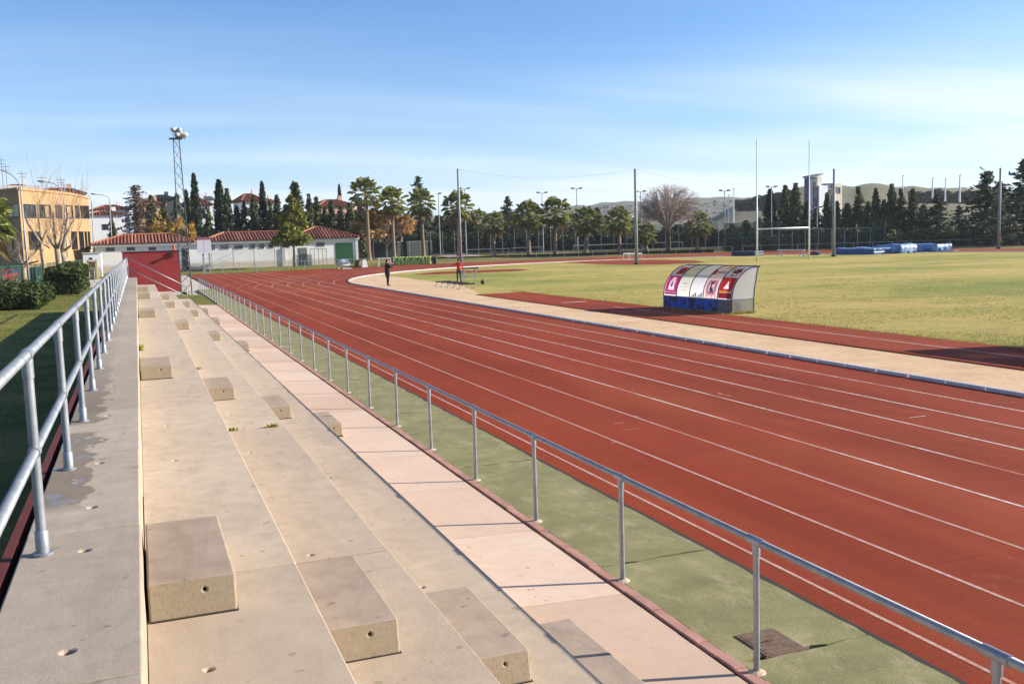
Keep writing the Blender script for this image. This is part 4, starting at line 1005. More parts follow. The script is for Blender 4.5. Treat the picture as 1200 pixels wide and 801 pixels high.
# small hut, sink table and bench at the left end
H0, H1 = D(97, 300, 113), D(118, 300, 113)
r = empty('service_hut', ((H0.x + H1.x) / 2, H0.y, -.1), 0, 'small white block hut at the left end of the pavilion', 'hut')
b = MB(); b.box(H0.x, H1.x, H0.y, H0.y + 3, -.12, ztop(H0, 297)); part(b, 'wall', M['whitewall'], r)
b = MB(); b.box(H0.x - .1, H1.x + .1, H0.y - .1, H0.y + 3.1, ztop(H0, 297), ztop(H0, 296)); part(b, 'roof_slab', M['fascia'], r)
q = ztop(H0, 302); b = MB(); b.box(H0.x + .7, H0.x + 1.0, H0.y - .03, H0.y, q - .35, q); part(b, 'vent', M['darkmetal'], r)
B0, B1 = D(102, 315, 104), D(114, 315, 104)
r = empty('stone_bench', ((B0.x + B1.x) / 2, B0.y, -.1), 0, 'pale yellow stone barbecue bench in front of the small white hut', 'bench'); z1_ = ztop(B0, 304.5)
b = MB(); b.box(B0.x, B0.x + .2, B0.y, B0.y + .7, -.1, z1_ - .12); b.box(B1.x - .2, B1.x, B0.y, B0.y + .7, -.1, z1_ - .12); b.box(B0.x + .2, B1.x - .2, B0.y + .5, B0.y + .7, -.1, z1_ - .2); part(b, 'base', simple('yellow stone', '#a8966a', .9, 0, .15, 3), r)
b = MB(); b.box(B0.x - .1, B1.x + .1, B0.y - .1, B0.y + .75, z1_ - .12, z1_); part(b, 'slab', M['paving'], r)
T0, T1 = D(100.5, 315, 96), D(113, 315, 96)
r = empty('table', ((T0.x + T1.x) / 2, T0.y, -.1), 0, 'grey metal outdoor table on two legs beside the dark hedge', 'table'); z1_ = ztop(T0, 314.5)
b = MB(); b.box(T0.x, T1.x, T0.y - .35, T0.y + .35, z1_ - .08, z1_); part(b, 'table_top', M['galvdull'], r)
for t in (.3, .75):
    x = T0.x + (T1.x - T0.x) * t; b = MB(); b.tube([(x, T0.y, -.1), (x, T0.y, z1_ - .08)], .05, 8); b.box(x - .2, x + .2, T0.y - .2, T0.y + .2, -.1, -.06); part(b, 'leg', M['galvdull'], r)
# brick office building
M['ochre'] = NT('ochre brick')
def ochre():
    n = M['ochre']; br = n.node('ShaderNodeTexBrick'); n.l.new(n.scaled((1, 1, 1)), br.inputs['Vector'])
    c = n.ramp(n.noise(.4, 6, .6), [(.3, lin('#957750')), (.7, lin('#a88b62'))])
    c = n.mix(n.math('MULTIPLY', n.gray(n.noise(6, 4, .7), .45, .7), .25), c, lin('#866a48')); n.color(c).rough(.9); return n.m
M['ochre'] = ochre()
FA = [(-60, 120), (27, 110), (60, 116), (84, 122), (98, 128), (108, 134)]
def fp(px):
    for (a, da), (c, dc) in zip(FA, FA[1:]):
        if a <= px <= c or (c == 108 and px > 108):
            t = (px - a) / (c - a); d = 1 / ((1 - t) / da + t / dc); v = D(px, 290, d); return Vector((v.x, v.y, 0))
off = empty('office_building', (*fp(60)[:2], -.1), 0, 'two storey ochre brick office building with a curved front at the left', 'building')
zo = ztop(fp(40), 223.8); P_ = [fp(a) for a, _ in FA]; back = [P_[-1] + Vector((-14, 24, 0)), P_[0] + Vector((-10, 30, 0))]
b = MB(); b.prism([(p.x, p.y) for p in P_ + back], -.15, zo); part(b, 'wall', M['ochre'], off)
b = MB()
for p, q in zip(P_, P_[1:]):
    t = (q - p).normalized(); nn = Vector((t.y, -t.x, 0)); b.prism([(p + nn * .12)[:2], (q + nn * .12)[:2], (q - nn * .6)[:2], (p - nn * .6)[:2]], zo + .003, zo + .30)
part(b, 'parapet', M['ochre'], off)
b = MB(); p1, p2 = fp(5), fp(50); b.prism([(p1 + Vector((-2, 3, 0)))[:2], (p2 + Vector((0, 3, 0)))[:2], (p2 + Vector((-2, 9, 0)))[:2], (p1 + Vector((-3, 9, 0)))[:2]], zo, zo + .9); part(b, 'rooftop_block', M['white'], off)
def off_window(p0, p1, q0, q1, pane='glass'):
    a, c = fp(p0), fp(p1); pm_ = fp((p0 + p1) / 2); zb_, z1_ = ztop(pm_, q1), ztop(pm_, q0); t = (c - a).normalized(); nn = Vector((t.y, -t.x, 0))
    def bar(m_, u0, u1, z0, z1, n0, n1):
        q = [a + t * u0 + nn * n0, a + t * u1 + nn * n0, a + t * u1 + nn * n1, a + t * u0 + nn * n1]; m_.prism([v[:2] for v in q], z0, z1)
    L = (c - a).length; f = MB(); bar(f, -.1, L + .1, z1_, z1_ + .12, -.05, .12); bar(f, -.1, L + .1, zb_ - .12, zb_, -.05, .14); bar(f, -.1, 0, zb_, z1_, -.05, .1); bar(f, L, L + .1, zb_, z1_, -.05, .1)
    k = max(1, int(L / .9))
    for i in range(1, k): bar(f, L * i / k - .03, L * i / k + .03, zb_, z1_, -.05, .06)
    wf = part(f, 'window', M['darkmetal'], off); g = MB(); bar(g, 0, L, zb_, z1_, -.05, .025); Mi = local(off); g.v = [tuple(Mi @ Vector(v)) for v in g.v]; g.build('pane', M[pane], wf)
for (p0, p1) in ((-38, -22), (-14, 2), (12, 26), (32, 44.5), (49.5, 62), (68.8, 75), (81, 87.8), (91.5, 95.5), (97.6, 99), (100.4, 101.7), (103, 104.2), (105.4, 106.6)): off_window(p0, p1, 240.5 + (p0 - 30) * .022, 254 + (p0 - 30) * .012)
for (p0, p1) in ((-30, -5), (16.5, 29.5), (35, 46), (84.5, 90.3), (94, 98), (100.4, 102), (104, 105.5)): off_window(p0, p1, 272.2, 291)
b = MB()
for (px, h) in ((18, 4.0), (22.5, 3.2), (41, 2.5), (64, 2.3), (86, 2.4), (89, 1.8)):
    p = fp(px) + Vector((-1, 3, zo)); b.tube([p, p + Vector((0, 0, h))], .05, 5); b.tube([p + Vector((-.5, 0, h - .3)), p + Vector((.5, 0, h - .3))], .03, 4); b.tube([p + Vector((-.35, 0, h - .7)), p + Vector((.35, 0, h - .7))], .03, 4)
part(b, 'roof_aerials', M['pole'], off)
# houses behind
def house(px0, px1, d, pe, pr, wall, roof, lab, wins=(), hip=True, depth=9, dark=None, name='house'):
    a, c = D(px0, 260, d), D(px1, 260, d); W = (c - a).length; W *= .95; rz = .12; mid_ = (a + c) / 2; zg = -.1
    r = empty(name, (mid_.x, mid_.y, zg), rz, lab, 'house'); ze = ztop(a, pe) - zg; zr = ztop(mid_, pr) - zg
    b = MB(); b.box(-W / 2, W / 2, 0, depth, 0, ze - .1); b.build('wall', wall, r)
    if hip: h = hip_roof(-W / 2 - .5, W / 2 + .5, -.5, depth + .5, ze, zr, -W / 2 + min(W * .35, depth * .5), W / 2 - min(W * .35, depth * .5), .6, .16)
    else:
        h = MB(); y0, y1 = -.4, depth + .4; x0, x1 = -W / 2 - .4, W / 2 + .4
        h.add([(x0, y0, ze), (x1, y0, ze), (x1, y1, ze), (x0, y1, ze), (x0, (y0 + y1) / 2, zr), (x1, (y0 + y1) / 2, zr)], ((0, 1, 5, 4), (1, 2, 5), (2, 3, 4, 5), (3, 0, 4), (0, 3, 2, 1)))
    h.build('roof', [roof, M['tilegap']], r)
    for (u, wz, ww_, wh) in wins:
        f = MB(); x = -W / 2 + W * u; z = ze - wz; f.box(x - ww_ / 2 - .1, x + ww_ / 2 + .1, -.08, -.002, z - wh / 2 - .1, z + wh / 2 + .1); wf = f.build('window', M['darkmetal'], r)
        g = MB(); g.box(x - ww_ / 2, x - .05, -.1, -.08, z - wh / 2, z + wh / 2); g.box(x + .05, x + ww_ / 2, -.1, -.08, z - wh / 2, z + wh / 2); g.build('pane', M['glass'], wf)
    b = MB(); b.box(W * .2, W * .2 + .8, depth * .5 - .4, depth * .5 + .4, (ze + zr) / 2, zr + .9); b.build('chimney', wall, r)
    return r
WW = simple('bright white render', '#cfd0d2', .9, 0, .05, 1); PINKW = simple('warm render', '#b9927a', .9, 0, .1, 1)
house(104, 147, 190, 252, 247, WW, M['tile'], 'long low white house with a red roof, right of the brick building', ((.45, 2.4, .9, .9),))
house(112, 152, 222, 246, 240, WW, M['tile'], 'red roofed house rising behind the long white one', ((.3, 3, 1.2, 1.2), (.7, 3, 1.2, 1.2)))
house(163, 193, 205, 241, 234, PINKW, M['tile'], 'orange roofed house behind the bare larch', ((.3, 2, 1.2, 1.2),))
house(181, 206, 225, 233, 228, M['slate'], M['slate'], 'dark slate roofed house above the yellow leaved trees', ())
house(222, 248, 180, 241, 230.5, WW, M['tile2'], 'white house with a brown hip roof and dark window, right of the floodlight tower', ((.45, 1.5, 2.2, 1.6), (.45, 5.0, 1.8, 1.6)))
house(236, 252, 215, 234, 228.5, WW, M['slate'], 'white gabled house with slate roof beside the tall cypress', (), False)
house(286, 311, 185, 236, 226.5, WW, M['tile'], 'house with orange red roof between the dark conifers', ((.6, 2.0, 1.4, 1.3), (.25, 2.0, 1.4, 1.3)))
house(309, 327, 200, 238, 232.5, WW, M['tile'], 'white walled house right of the slim cypress', ((.5, 2.2, 1.4, 1.3),))
house(374, 419, 205, 242, 233.5, PINKW, M['tile'], 'wide salmon red roofed house behind the right end of the pavilion', ((.2, 2.4, 1.4, 1.4), (.5, 2.4, 1.4, 1.4), (.8, 2.4, 1.4, 1.4)))
house(6, 40, 170, 222, 215.5, WW, M['tile'], 'red roofed house showing above the left part of the brick building', ())
house(44, 100, 190, 228, 219.5, PINKW, M['tile'], 'row house with dark red roof showing above the brick building', ())
house(728, 760, 330, 262, 256, WW, M['tile'], 'distant pale house half hidden behind the palms', ((.5, 2, 2, 2),))
# modern tower building on the right
def tower_building():
    d = 250; a, c = D(949, 240, d), D(984.5, 240, d); W = (c - a).length; rz = .02; k = W / 40.5 / .77; zg = -.1
    r = empty('office_tower', (a.x, a.y, zg), rz, 'modern grey and white building with a dark tower and slanted roof behind the conifers', 'building')
    def zz(py): return ztop(a, py) - zg
    DG = simple('dark grey cladding', '#3f4660', .6, 0, .1, .5); LG = simple('white cladding', '#e4e7ea', .6, 0, .05, .5); CR_ = simple('cream cladding', '#d8cbbb', .7, 0, .05, .5)
    b = MB(); b.box(0, 9.5 * k, 0, 2.2, 0, zz(208)); b.build('dark_tower', DG, r)
    b = MB(); b.box(9.6 * k, 16.5 * k, .4, 4, 0, zz(207)); b.build('stair_tower', CR_, r)
    b = MB(); b.add([(-.3, -.4, zz(208)), (9.7 * k, -.4, zz(206.5)), (17 * k, 0, zz(204.5)), (17 * k, 4.4, zz(204.5)), (-.3, 2.5, zz(208)), (-.3, -.4, zz(208) + .4), (9.7 * k, -.4, zz(206.5) + .5), (17 * k, 0, zz(204.5) + .3), (17 * k, 4.4, zz(204.5) + .3), (-.3, 2.5, zz(208) + .4)], ((0, 1, 6, 5), (1, 2, 7, 6), (2, 3, 8, 7), (3, 4, 9, 8), (4, 0, 5, 9), (5, 6, 7, 8, 9))); b.build('slanted_roof', DG, r)
    b = MB(); b.box(10.5 * k, 21.5 * k, -.4, 3, 0, zz(217.5)); b.build('white_wing', LG, r)
    b = MB(); b.box(21.5 * k, 28.2 * k, -.2, 4, 0, zz(215)); b.build('dark_wing', DG, r)
    b = MB(); b.box(28.2 * k, 40.5 * k, -.3, 4, 0, zz(215.3)); b.build('cream_wing', CR_, r)
    for (x0, x1, y0, y1, f) in ((6, 8, 220, 213, -.02), (6, 8, 231, 223, -.02), (23, 27, 228, 222, -.22), (31, 33, 226, 219, -.32), (35, 38, 227, 220, -.32)):
        b = MB(); b.box(x0 * k - .1, x1 * k + .1, f - .06, f, zz(y0) - .1, zz(y1) + .1); wf = b.build('window', M['fascia'], r); b = MB(); b.box(x0 * k, x1 * k, f - .08, f - .06, zz(y0), zz(y1)); b.build('pane', M['glass'], wf)
tower_building()
# green fence along the car park, cars
gf = run_fence('car_park_fence', [dpt(-70, 84), dpt(0, 88), dpt(40, 98), dpt(80, 116), dpt(107, 128)], 2.0, 2.4, 'green mesh fence between the hedges and the car park', 'fence', M['greenmetal'], M['mesh_green'], .045, (1.95, .1))
def car(P, rz, paint, lab, h=1.5, L=4.2):
    r = empty('parked_car', P, rz, lab, 'car', 'cars in the car park'); W = 1.74
    prof = [(-L / 2, .35), (-L / 2, .78), (-L / 2 + .12, .92), (-L * .26, .98), (-L * .12, h - .06), (L * .05, h), (L * .30, h - .05), (L * .43, .98), (L / 2 - .03, .9), (L / 2, .4), (L / 2 - .1, .26), (-L / 2 + .1, .26)]
    b = MB(); n = len(prof)
    def wid(z): return W / 2 if z < .95 else W / 2 - (z - .95) * .36
    vs = [(x, s_ * wid(z), z) for s_ in (-1, 1) for x, z in prof]
    fs = [(i, n + i, n + (i + 1) % n, (i + 1) % n) for i in range(n)]; tri = tessellate_polygon([[Vector((x, z, 0)) for x, z in prof]])
    fs += [tuple(t) for t in tri] + [tuple(n + i for i in t[::-1]) for t in tri]; b.add(vs, fs); bevel(b.build('body', paint, r), .06, 2)
    for s_ in (-1, 1):
        b = MB(); q = [(-L * .22, 1.0), (-L * .11, h - .13), (L * .05, h - .07), (L * .05, 1.0)]; q2 = [(L * .08, 1.0), (L * .08, h - .07), (L * .28, h - .12), (L * .38, 1.02)]
        for qq in (q, q2): b.add([(x, s_ * (wid(z) + .008), z) for x, z in qq], ((0, 1, 2, 3),))
        b.build('side_window', M['glass'], r)
        for x in (-L * .31, L * .30):
            w_ = MB(); w_.tube([(x, s_ * (W / 2 - .2), .31), (x, s_ * (W / 2 + .015), .31)], .31, 16); o = w_.build('wheel', M['rubber'], r)
            w_ = MB(); w_.tube([(x, s_ * (W / 2 + .016), .31), (x, s_ * (W / 2 + .022), .31)], .19, 12); w_.build('rim', M['galvdull'], o)
        b = MB(); b.box(-L / 2 - .01, -L / 2 + .05, s_ * .6 - .2, s_ * .6 + .2, .66, .8); b.build('headlight', M['white'], r)
        b = MB(); b.box(L / 2 - .05, L / 2 + .01, s_ * .7 - .12, s_ * .7 + .12, .7, .9); b.build('tail_light', M['cratered'], r)
    for (x0, z0, x1, z1) in ((-L * .25, 1.0, -L * .125, h - .1), (L * .425, 1.0, L * .305, h - .1)):
        b = MB(); b.add([(x0, -wid(z0) + .12, z0), (x0, wid(z0) - .12, z0), (x1, wid(z1) - .1, z1), (x1, -wid(z1) + .1, z1)], ((0, 1, 2, 3),)); g = b.build('windscreen', M['glass'], r); g.location.x = -.02 if x0 < 0 else .02
    return r
def carp(name, h): return simple(name, h, .25, .2, .05, 1, spec=.6)
for px, d, rz, colr, lab in ((1, 101, 1.3, '#a8202c', 'red car at the left edge behind the green fence'), (14, 108, 1.2, '#24272c', 'dark grey car right behind the red one'), (3, 112, 1.25, '#9a9ea3', 'silver car behind the red car at the left edge'), (18, 116, 1.2, '#1b2030', 'black car below the lower left office window'), (40, 111, .3, '#30343a', 'dark car half hidden by the pollarded trees'), (57, 111, .25, '#20242c', 'dark blue car between the two tallest pollarded trees'), (68, 112, .3, '#3a3d42', 'dark car behind the multi stemmed pollarded tree')):
    v = D(px, 300, d); car((v.x, v.y, zt(v.x, v.y) + .03), rz, carp('car paint ' + lab[:12], colr), lab)
# ================================================================== VEGETATION
def rv(rnd): 
    while True:
        v = Vector((rnd.uniform(-1, 1), rnd.uniform(-1, 1), rnd.uniform(-1, 1)))
        if .01 < v.length_squared < 1: return v.normalized()
def leafq(b, p, rnd, s, flat=0.0, mi=0, asp=1.6):
    n = rv(rnd); n.z = n.z * (1 - flat) + flat; n.normalize(); u = n.orthogonal().normalized(); a = rnd.uniform(0, 2 * PI); w = n.cross(u)
    u, w = u * math.cos(a) + w * math.sin(a), w * math.cos(a) - u * math.sin(a); l = s * rnd.uniform(.6, 1.2)
    b.add([p - u * l * asp * .5, p + w * l * .5, p + u * l * asp * .5, p - w * l * .5], ((0, 1, 2, 3),), mi)
LEAF = {'conifer': leafmat('dark conifer needles', [lin('#20281a'), lin('#38452a'), lin('#55603a'), lin('#72734a')], trans=.3), 'cypress': leafmat('cypress foliage', [lin('#1b261a'), lin('#2e3d27'), lin('#455638')], trans=.2),
        'cedar': leafmat('bluish cedar needles', [lin('#212a1f'), lin('#3d4934'), lin('#616c4e')], trans=.3), 'golden': leafmat('golden green leaves', [lin('#3a4319'), lin('#5f6624'), lin('#83812d'), lin('#a0983c')], trans=.25),
        'orange': leafmat('orange brown leaves', [lin('#7a5a38'), lin('#a07a4a'), lin('#b9925e'), lin('#c8aa7c')], trans=.25), 'yellow': leafmat('yellow autumn leaves', [lin('#7c6428'), lin('#b08a35'), lin('#c9a54b')], trans=.25),
        'hedge': leafmat('hedge leaves', [lin('#18220e'), lin('#293716'), lin('#3f4d1f'), lin('#566028')], trans=.12, scale=1.2), 'palm': leafmat('palm fan leaves', [lin('#3b4a20'), lin('#647234'), lin('#8f9450'), lin('#b5b072')], rough=.45, trans=.3), 'deadpalm': leafmat('dry palm leaves', [lin('#5a4a2c'), lin('#7d6840'), lin('#8f7b50')], trans=.1),
        'brown': leafmat('brown twiggy foliage', [lin('#3d3429'), lin('#5a4d3e'), lin('#75664f')], trans=.1), 'bush': leafmat('yellow green bush', [lin('#3c4a1c'), lin('#67702b'), lin('#8a8a3c')], trans=.15), 'farwood': leafmat('hazed far woodland', [lin('#28302a'), lin('#39443a'), lin('#4c5646')]), 'farscrub': leafmat('hazed far scrub', [lin('#4c5046'), lin('#5d5f52'), lin('#726f5e')]), 'olive': leafmat('grey green bush leaves', [lin('#2c3827'), lin('#47553d'), lin('#637057')], trans=.1)}  # farwood and farscrub tones have distance haze mixed into their colour
def conifer_mesh(seed, r=.26, n_br=125, droop=.22, leaf='conifer', start=.02, power=.95, card=.034, gap=.18, per=30):
    """a conifer one unit tall: trunk mesh, crown mesh"""
    rnd = random.Random(seed); t = MB(); t.tube([(0, 0, 0), (.004, 0, .5), (0, 0, .97)], [.022, .013, .002], 7); c = MB()
    for i in range(n_br):
        f = start + (1 - start) * (i / n_br) ** .92; R = r * (1 - f) ** power * rnd.uniform(.5, 1.2) + .008
        a = i * 2.39996 + rnd.uniform(-.5, .5); d = Vector((math.cos(a), math.sin(a), 0))
        if rnd.random() < gap * .4: continue
        up = rnd.uniform(-.1, .25)
        if R > .06: t.tube([(0, 0, f), tuple(d * R * .6 + Vector((0, 0, f + up * R * .5)))], [.006, .002], 3, cap=False)
        k = int(per * (R / r) ** .7) + 6
        for j in range(k):
            u = rnd.uniform(.08, 1); q = d * R * u + Vector((0, 0, f + up * R * u - droop * R * u * u))
            s_ = .06 * (R + .04) ** .5
            q += Vector((rnd.gauss(0, s_ * .55), rnd.gauss(0, s_ * .55), rnd.gauss(0, s_ * .32)))
            if q.z > .99: q.z = .99
            leafq(c, q, rnd, card * rnd.uniform(.6, 1.1), .35, asp=2.4)
    return t.mesh('trunk', M['darkbark']), c.mesh('crown', LEAF[leaf])
def cypress_mesh(seed, r=.085, leaf='cypress', n=2600, card=.022):
    rnd = random.Random(seed); t = MB(); t.tube([(0, 0, 0), (0, 0, .9)], [.02, .003], 6); c = MB(); ph = [rnd.uniform(0, 6) for _ in range(4)]
    for _ in range(n):
        f = rnd.random() ** .85; a = rnd.uniform(0, 2 * PI)
        R = r * min(1, (f + .06) / .18) ** .5 * (1 - f) ** .55 * (1 + .16 * math.sin(a * 3 + f * 22 + ph[0]) + .12 * math.sin(a * 5 - f * 37 + ph[1])); R *= rnd.uniform(.55, 1.05)
        leafq(c, Vector((R * math.cos(a), R * math.sin(a), .02 + .97 * f)), rnd, card * rnd.uniform(.7, 1.2), -.2, asp=2.0)
    return t.mesh('trunk', M['darkbark']), c.mesh('crown', LEAF[leaf])
def grow(t, rnd, p, d, L, r, lev, maxlev, spread, out, kids=(2, 4), nseg=3, up=.15):
    pts = [p]; q = p; dd = d
    for i in range(nseg):
        dd = (dd + rv(rnd) * .22 + Vector((0, 0, up * .3))).normalized(); q = q + dd * L / nseg; pts.append(q)
    t.tube(pts, [r * (1 - .45 * i / nseg) for i in range(nseg + 1)], 6 if lev < 2 else 3, cap=False)
    out.append((q, dd, lev))
    if lev < maxlev:
        for _ in range(rnd.randint(*kids)):
            k = rnd.randint(1, nseg); s_ = pts[k]; nd = (dd + rv(rnd) * spread).normalized(); nd = (nd + Vector((0, 0, up))).normalized()
            grow(t, rnd, s_, nd, L * rnd.uniform(.55, .82), r * .55, lev + 1, maxlev, spread, out, kids, nseg, up)
def bare_sphere(seed, trunk=.30, cz=.62, R=.38, n_t=650, fuzz=5):
    rnd = random.Random(seed); t = MB(); tb = MB(); tb.tube([(0, 0, 0), (.008, 0, trunk * .5), (0, 0, trunk), (0, 0, trunk + .06)], [.032, .026, .024, .018], 9)
    J0 = Vector((0, 0, trunk)); C = Vector((0, 0, cz)); limbs = []
    for i in range(13):
        a = i * 2.39996; el = -.1 + 1.5 * ((i + .5) / 13); d = Vector((math.cos(a) * math.cos(el), math.sin(a) * math.cos(el), math.sin(el))); e = C + d * R * .62 - Vector((0, 0, .04)); m_ = J0.lerp(e, .5) + Vector((0, 0, .02)) + rv(rnd) * .02
        t.tube([J0, m_, e], [.014, .010, .006], 5, cap=False); limbs.append((J0, m_, e))
    for i in range(n_t):
        v = rv(rnd)
        if v.z < -.62: continue
        e = C + Vector((v.x, v.y, v.z * .92)) * R * rnd.uniform(.72, 1.0); best = min(limbs, key=lambda l: (l[2] - e).length); u = rnd.uniform(.25, 1); s_ = (best[0].lerp(best[1], u * 2) if u < .5 else best[1].lerp(best[2], u * 2 - 1)); m_ = s_.lerp(e, .55) + Vector((0, 0, .012)) + rv(rnd) * .018
        t.tube([s_, m_, e], [.0032, .0022, .0012], 3, cap=False); out = (e - s_).normalized()
        for _ in range(fuzz):
            w = (out * .9 + rv(rnd) * .9 + Vector((0, 0, -.1))).normalized(); p = m_.lerp(e, rnd.random()); q = p + w * R * rnd.uniform(.10, .26); h = w.orthogonal().normalized() * .0016; t.add([p - h, p + h, q], ((0, 1, 2),))
    return tb.mesh('trunk', M['darkbark']), t.mesh('crown', M['palebark2'])
def leafy_mesh(seed, leaf, h=1.0, trunk=.3, rx=.32, rz_=.36, n=2600, card=.035, bark='bark', shape='ball', trunk_r=.018):
    rnd = random.Random(seed); t = MB(); tips = []
    t.tube([(0, 0, 0), (rnd.uniform(-.01, .01), 0, trunk * .6), (0, 0, trunk + .12)], [trunk_r * 1.3, trunk_r, trunk_r * .7], 8)
    for i in range(7):
        a = i * 2.4; grow(t, rnd, Vector((0, 0, trunk + .02 * i)), Vector((math.cos(a) * .7, math.sin(a) * .7, .8)).normalized(), rx * .75, trunk_r * .45, 1, 3, .6, tips)
    c = MB(); cz = trunk + rz_ * .9; blobs = []
    for i in range(70 if shape == 'cone' else 20):
        v = rv(rnd); rr = rnd.uniform(.35, .95)
        if shape == 'cone':
            f = rnd.random() ** 1.25; R = rx * (1 - f) ** .7; a = rnd.uniform(0, 2 * PI); rr = rnd.random() ** .5 * .85; blobs.append((Vector((R * rr * math.cos(a), R * rr * math.sin(a), trunk + (1 - trunk) * (.02 + .9 * f))), rx * rnd.uniform(.2, .34) * (1.1 - .8 * f)))
        else: blobs.append((Vector((v.x * rx * rr, v.y * rx * rr, cz + v.z * rz_ * rr)), rx * rnd.uniform(.28, .48)))
    for i in range(n):
        p, R = rnd.choice(blobs); v = rv(rnd) * R * rnd.random() ** .4; q = p + Vector((v.x, v.y, v.z * .75)); q.z = min(q.z, .995)
        leafq(c, q, rnd, card, .15, asp=1.5)
    return t.mesh('trunk', M[bark]), c.mesh('crown', LEAF[leaf])
def bare_mesh(seed, trunk=.22, L=.30, r=.028, maxlev=5, spread=.75, bark='twig', up=.12, first=5, kids=(2, 3), fuzz=0):
    rnd = random.Random(seed); t = MB(); out = []; tb = MB()
    tb.tube([(0, 0, 0), (.01, 0, trunk * .5), (0, 0, trunk + .03)], [r * 1.25, r, r * .9], 9)
    for i in range(first):
        a = i * 2 * PI / first + rnd.uniform(-.4, .4); grow(t, rnd, Vector((0, 0, trunk)), Vector((math.cos(a) * .75, math.sin(a) * .75, .75)).normalized(), L * rnd.uniform(.8, 1.1), r * .6, 0, maxlev, spread, out, kids, 3, up)
    if fuzz:
        for (q, dd, lev) in [o for o in out if o[2] >= maxlev - 2]:
            for _ in range(fuzz):
                v = (dd * .8 + rv(rnd) + Vector((0, 0, .25))).normalized(); l = L * rnd.uniform(.12, .34); m_ = q + v * l * .5 + rv(rnd) * l * .1; wv = v.orthogonal().normalized() * .0021
                t.add([q - wv, q + wv, m_ + wv * .8, m_ - wv * .8, q + v * l], ((0, 1, 2, 3), (3, 2, 4)))
    zs = sorted(v[2] for v in t.v)[int(len(t.v) * (.94 if fuzz else .9999))]; t.v = [(x / zs, y / zs, z / zs) for x, y, z in t.v]; tb.v = [(x / zs, y / zs, z / zs) for x, y, z in tb.v]
    return tb.mesh('trunk', M['bark']), t.mesh('crown', M[bark])
def palm_mesh(seed, h=12.0, n_fan=44, fan=1.15, crown=1.0):
    rnd = random.Random(seed); t = MB(); zz = [0, .25, .8, 2, h * .5, h * .85, h]
    bend = rnd.uniform(-.25, .25)
    t.tube([(bend * (z / h) ** 2, 0, z) for z in zz], [.48, .40, .33, .29, .25, .24, .26], 12)
    c = MB(); top = Vector((bend, 0, h))
    for i in range(n_fan):
        f = i / n_fan; el = 1.35 - 2.35 * f ** .9; a = i * 2.39996 + rnd.uniform(-.3, .3); dead = f > .84; mi = 1 if dead else 0
        d = Vector((math.cos(a) * math.cos(el), math.sin(a) * math.cos(el), math.sin(el))); L = rnd.uniform(1.1, 1.6) * crown * (.75 if f < .15 else 1); base = top + Vector((0, 0, .25 - .6 * f))
        tip = base + d * L - Vector((0, 0, .22 * L * math.cos(el))); c.tube([base, base.lerp(tip, .5) + Vector((0, 0, .08)), tip], [.035, .025, .018], 4, mi, cap=False)
        side = d.cross(Vector((0, 0, 1))); side = side.normalized() if side.length > .1 else Vector((1, 0, 0)); upv = side.cross(d).normalized(); R = fan * crown * rnd.uniform(.85, 1.15); k = 15
        for j in range(k):
            an = -1.75 + 3.5 * j / (k - 1); ln = R * (1 - .18 * abs(an) / 1.75); v = d * math.cos(an) + side * math.sin(an); v2 = d * math.cos(an + .1) + side * math.sin(an + .1); v1 = d * math.cos(an - .1) + side * math.sin(an - .1)
            dr = Vector((0, 0, -.30 * R)) * rnd.uniform(.6, 1.2); lift = upv * (.12 * R if j % 2 else .05 * R)
            c.add([tip, tip + v1 * ln * .6 + lift * .6, tip + v * ln * .95 + dr, tip + v2 * ln * .6 + lift * .6], ((0, 1, 2), (0, 2, 3)), mi)
    return t.mesh('trunk', M['palmbark']), c.mesh('crown', [LEAF['palm'], LEAF['deadpalm']])
def plant(meshes, name, P, sx, sz, rz, label, cat='tree', group=None, extra=None):
    r = empty(name, P, rz, label, cat, group); r.scale = (sx, sx, sz)
    for me in meshes: link(me.name.split('.')[0], me, r)
    return r
def tree_px(meshes, name, px, py, d, wpx, r0, label, group=None, base_z=None):
    """stand a unit tree so that its tip is at the measured height; wpx = crown width measured in photo pixels"""
    T = D(px, py, d); zg = zt(T.x, T.y) if base_z is None else base_z; H = T.z - zg; W = wpx / FPX * d * (1.55 if name in ('conifer_tree', 'cedar_tree', 'larch_tree') else 1.75 if name == 'cypress_tree' else 1)
    return plant(meshes, name, (T.x, T.y, zg), W / (2 * r0), H, random.uniform(0, 6.28), label, 'tree', group)
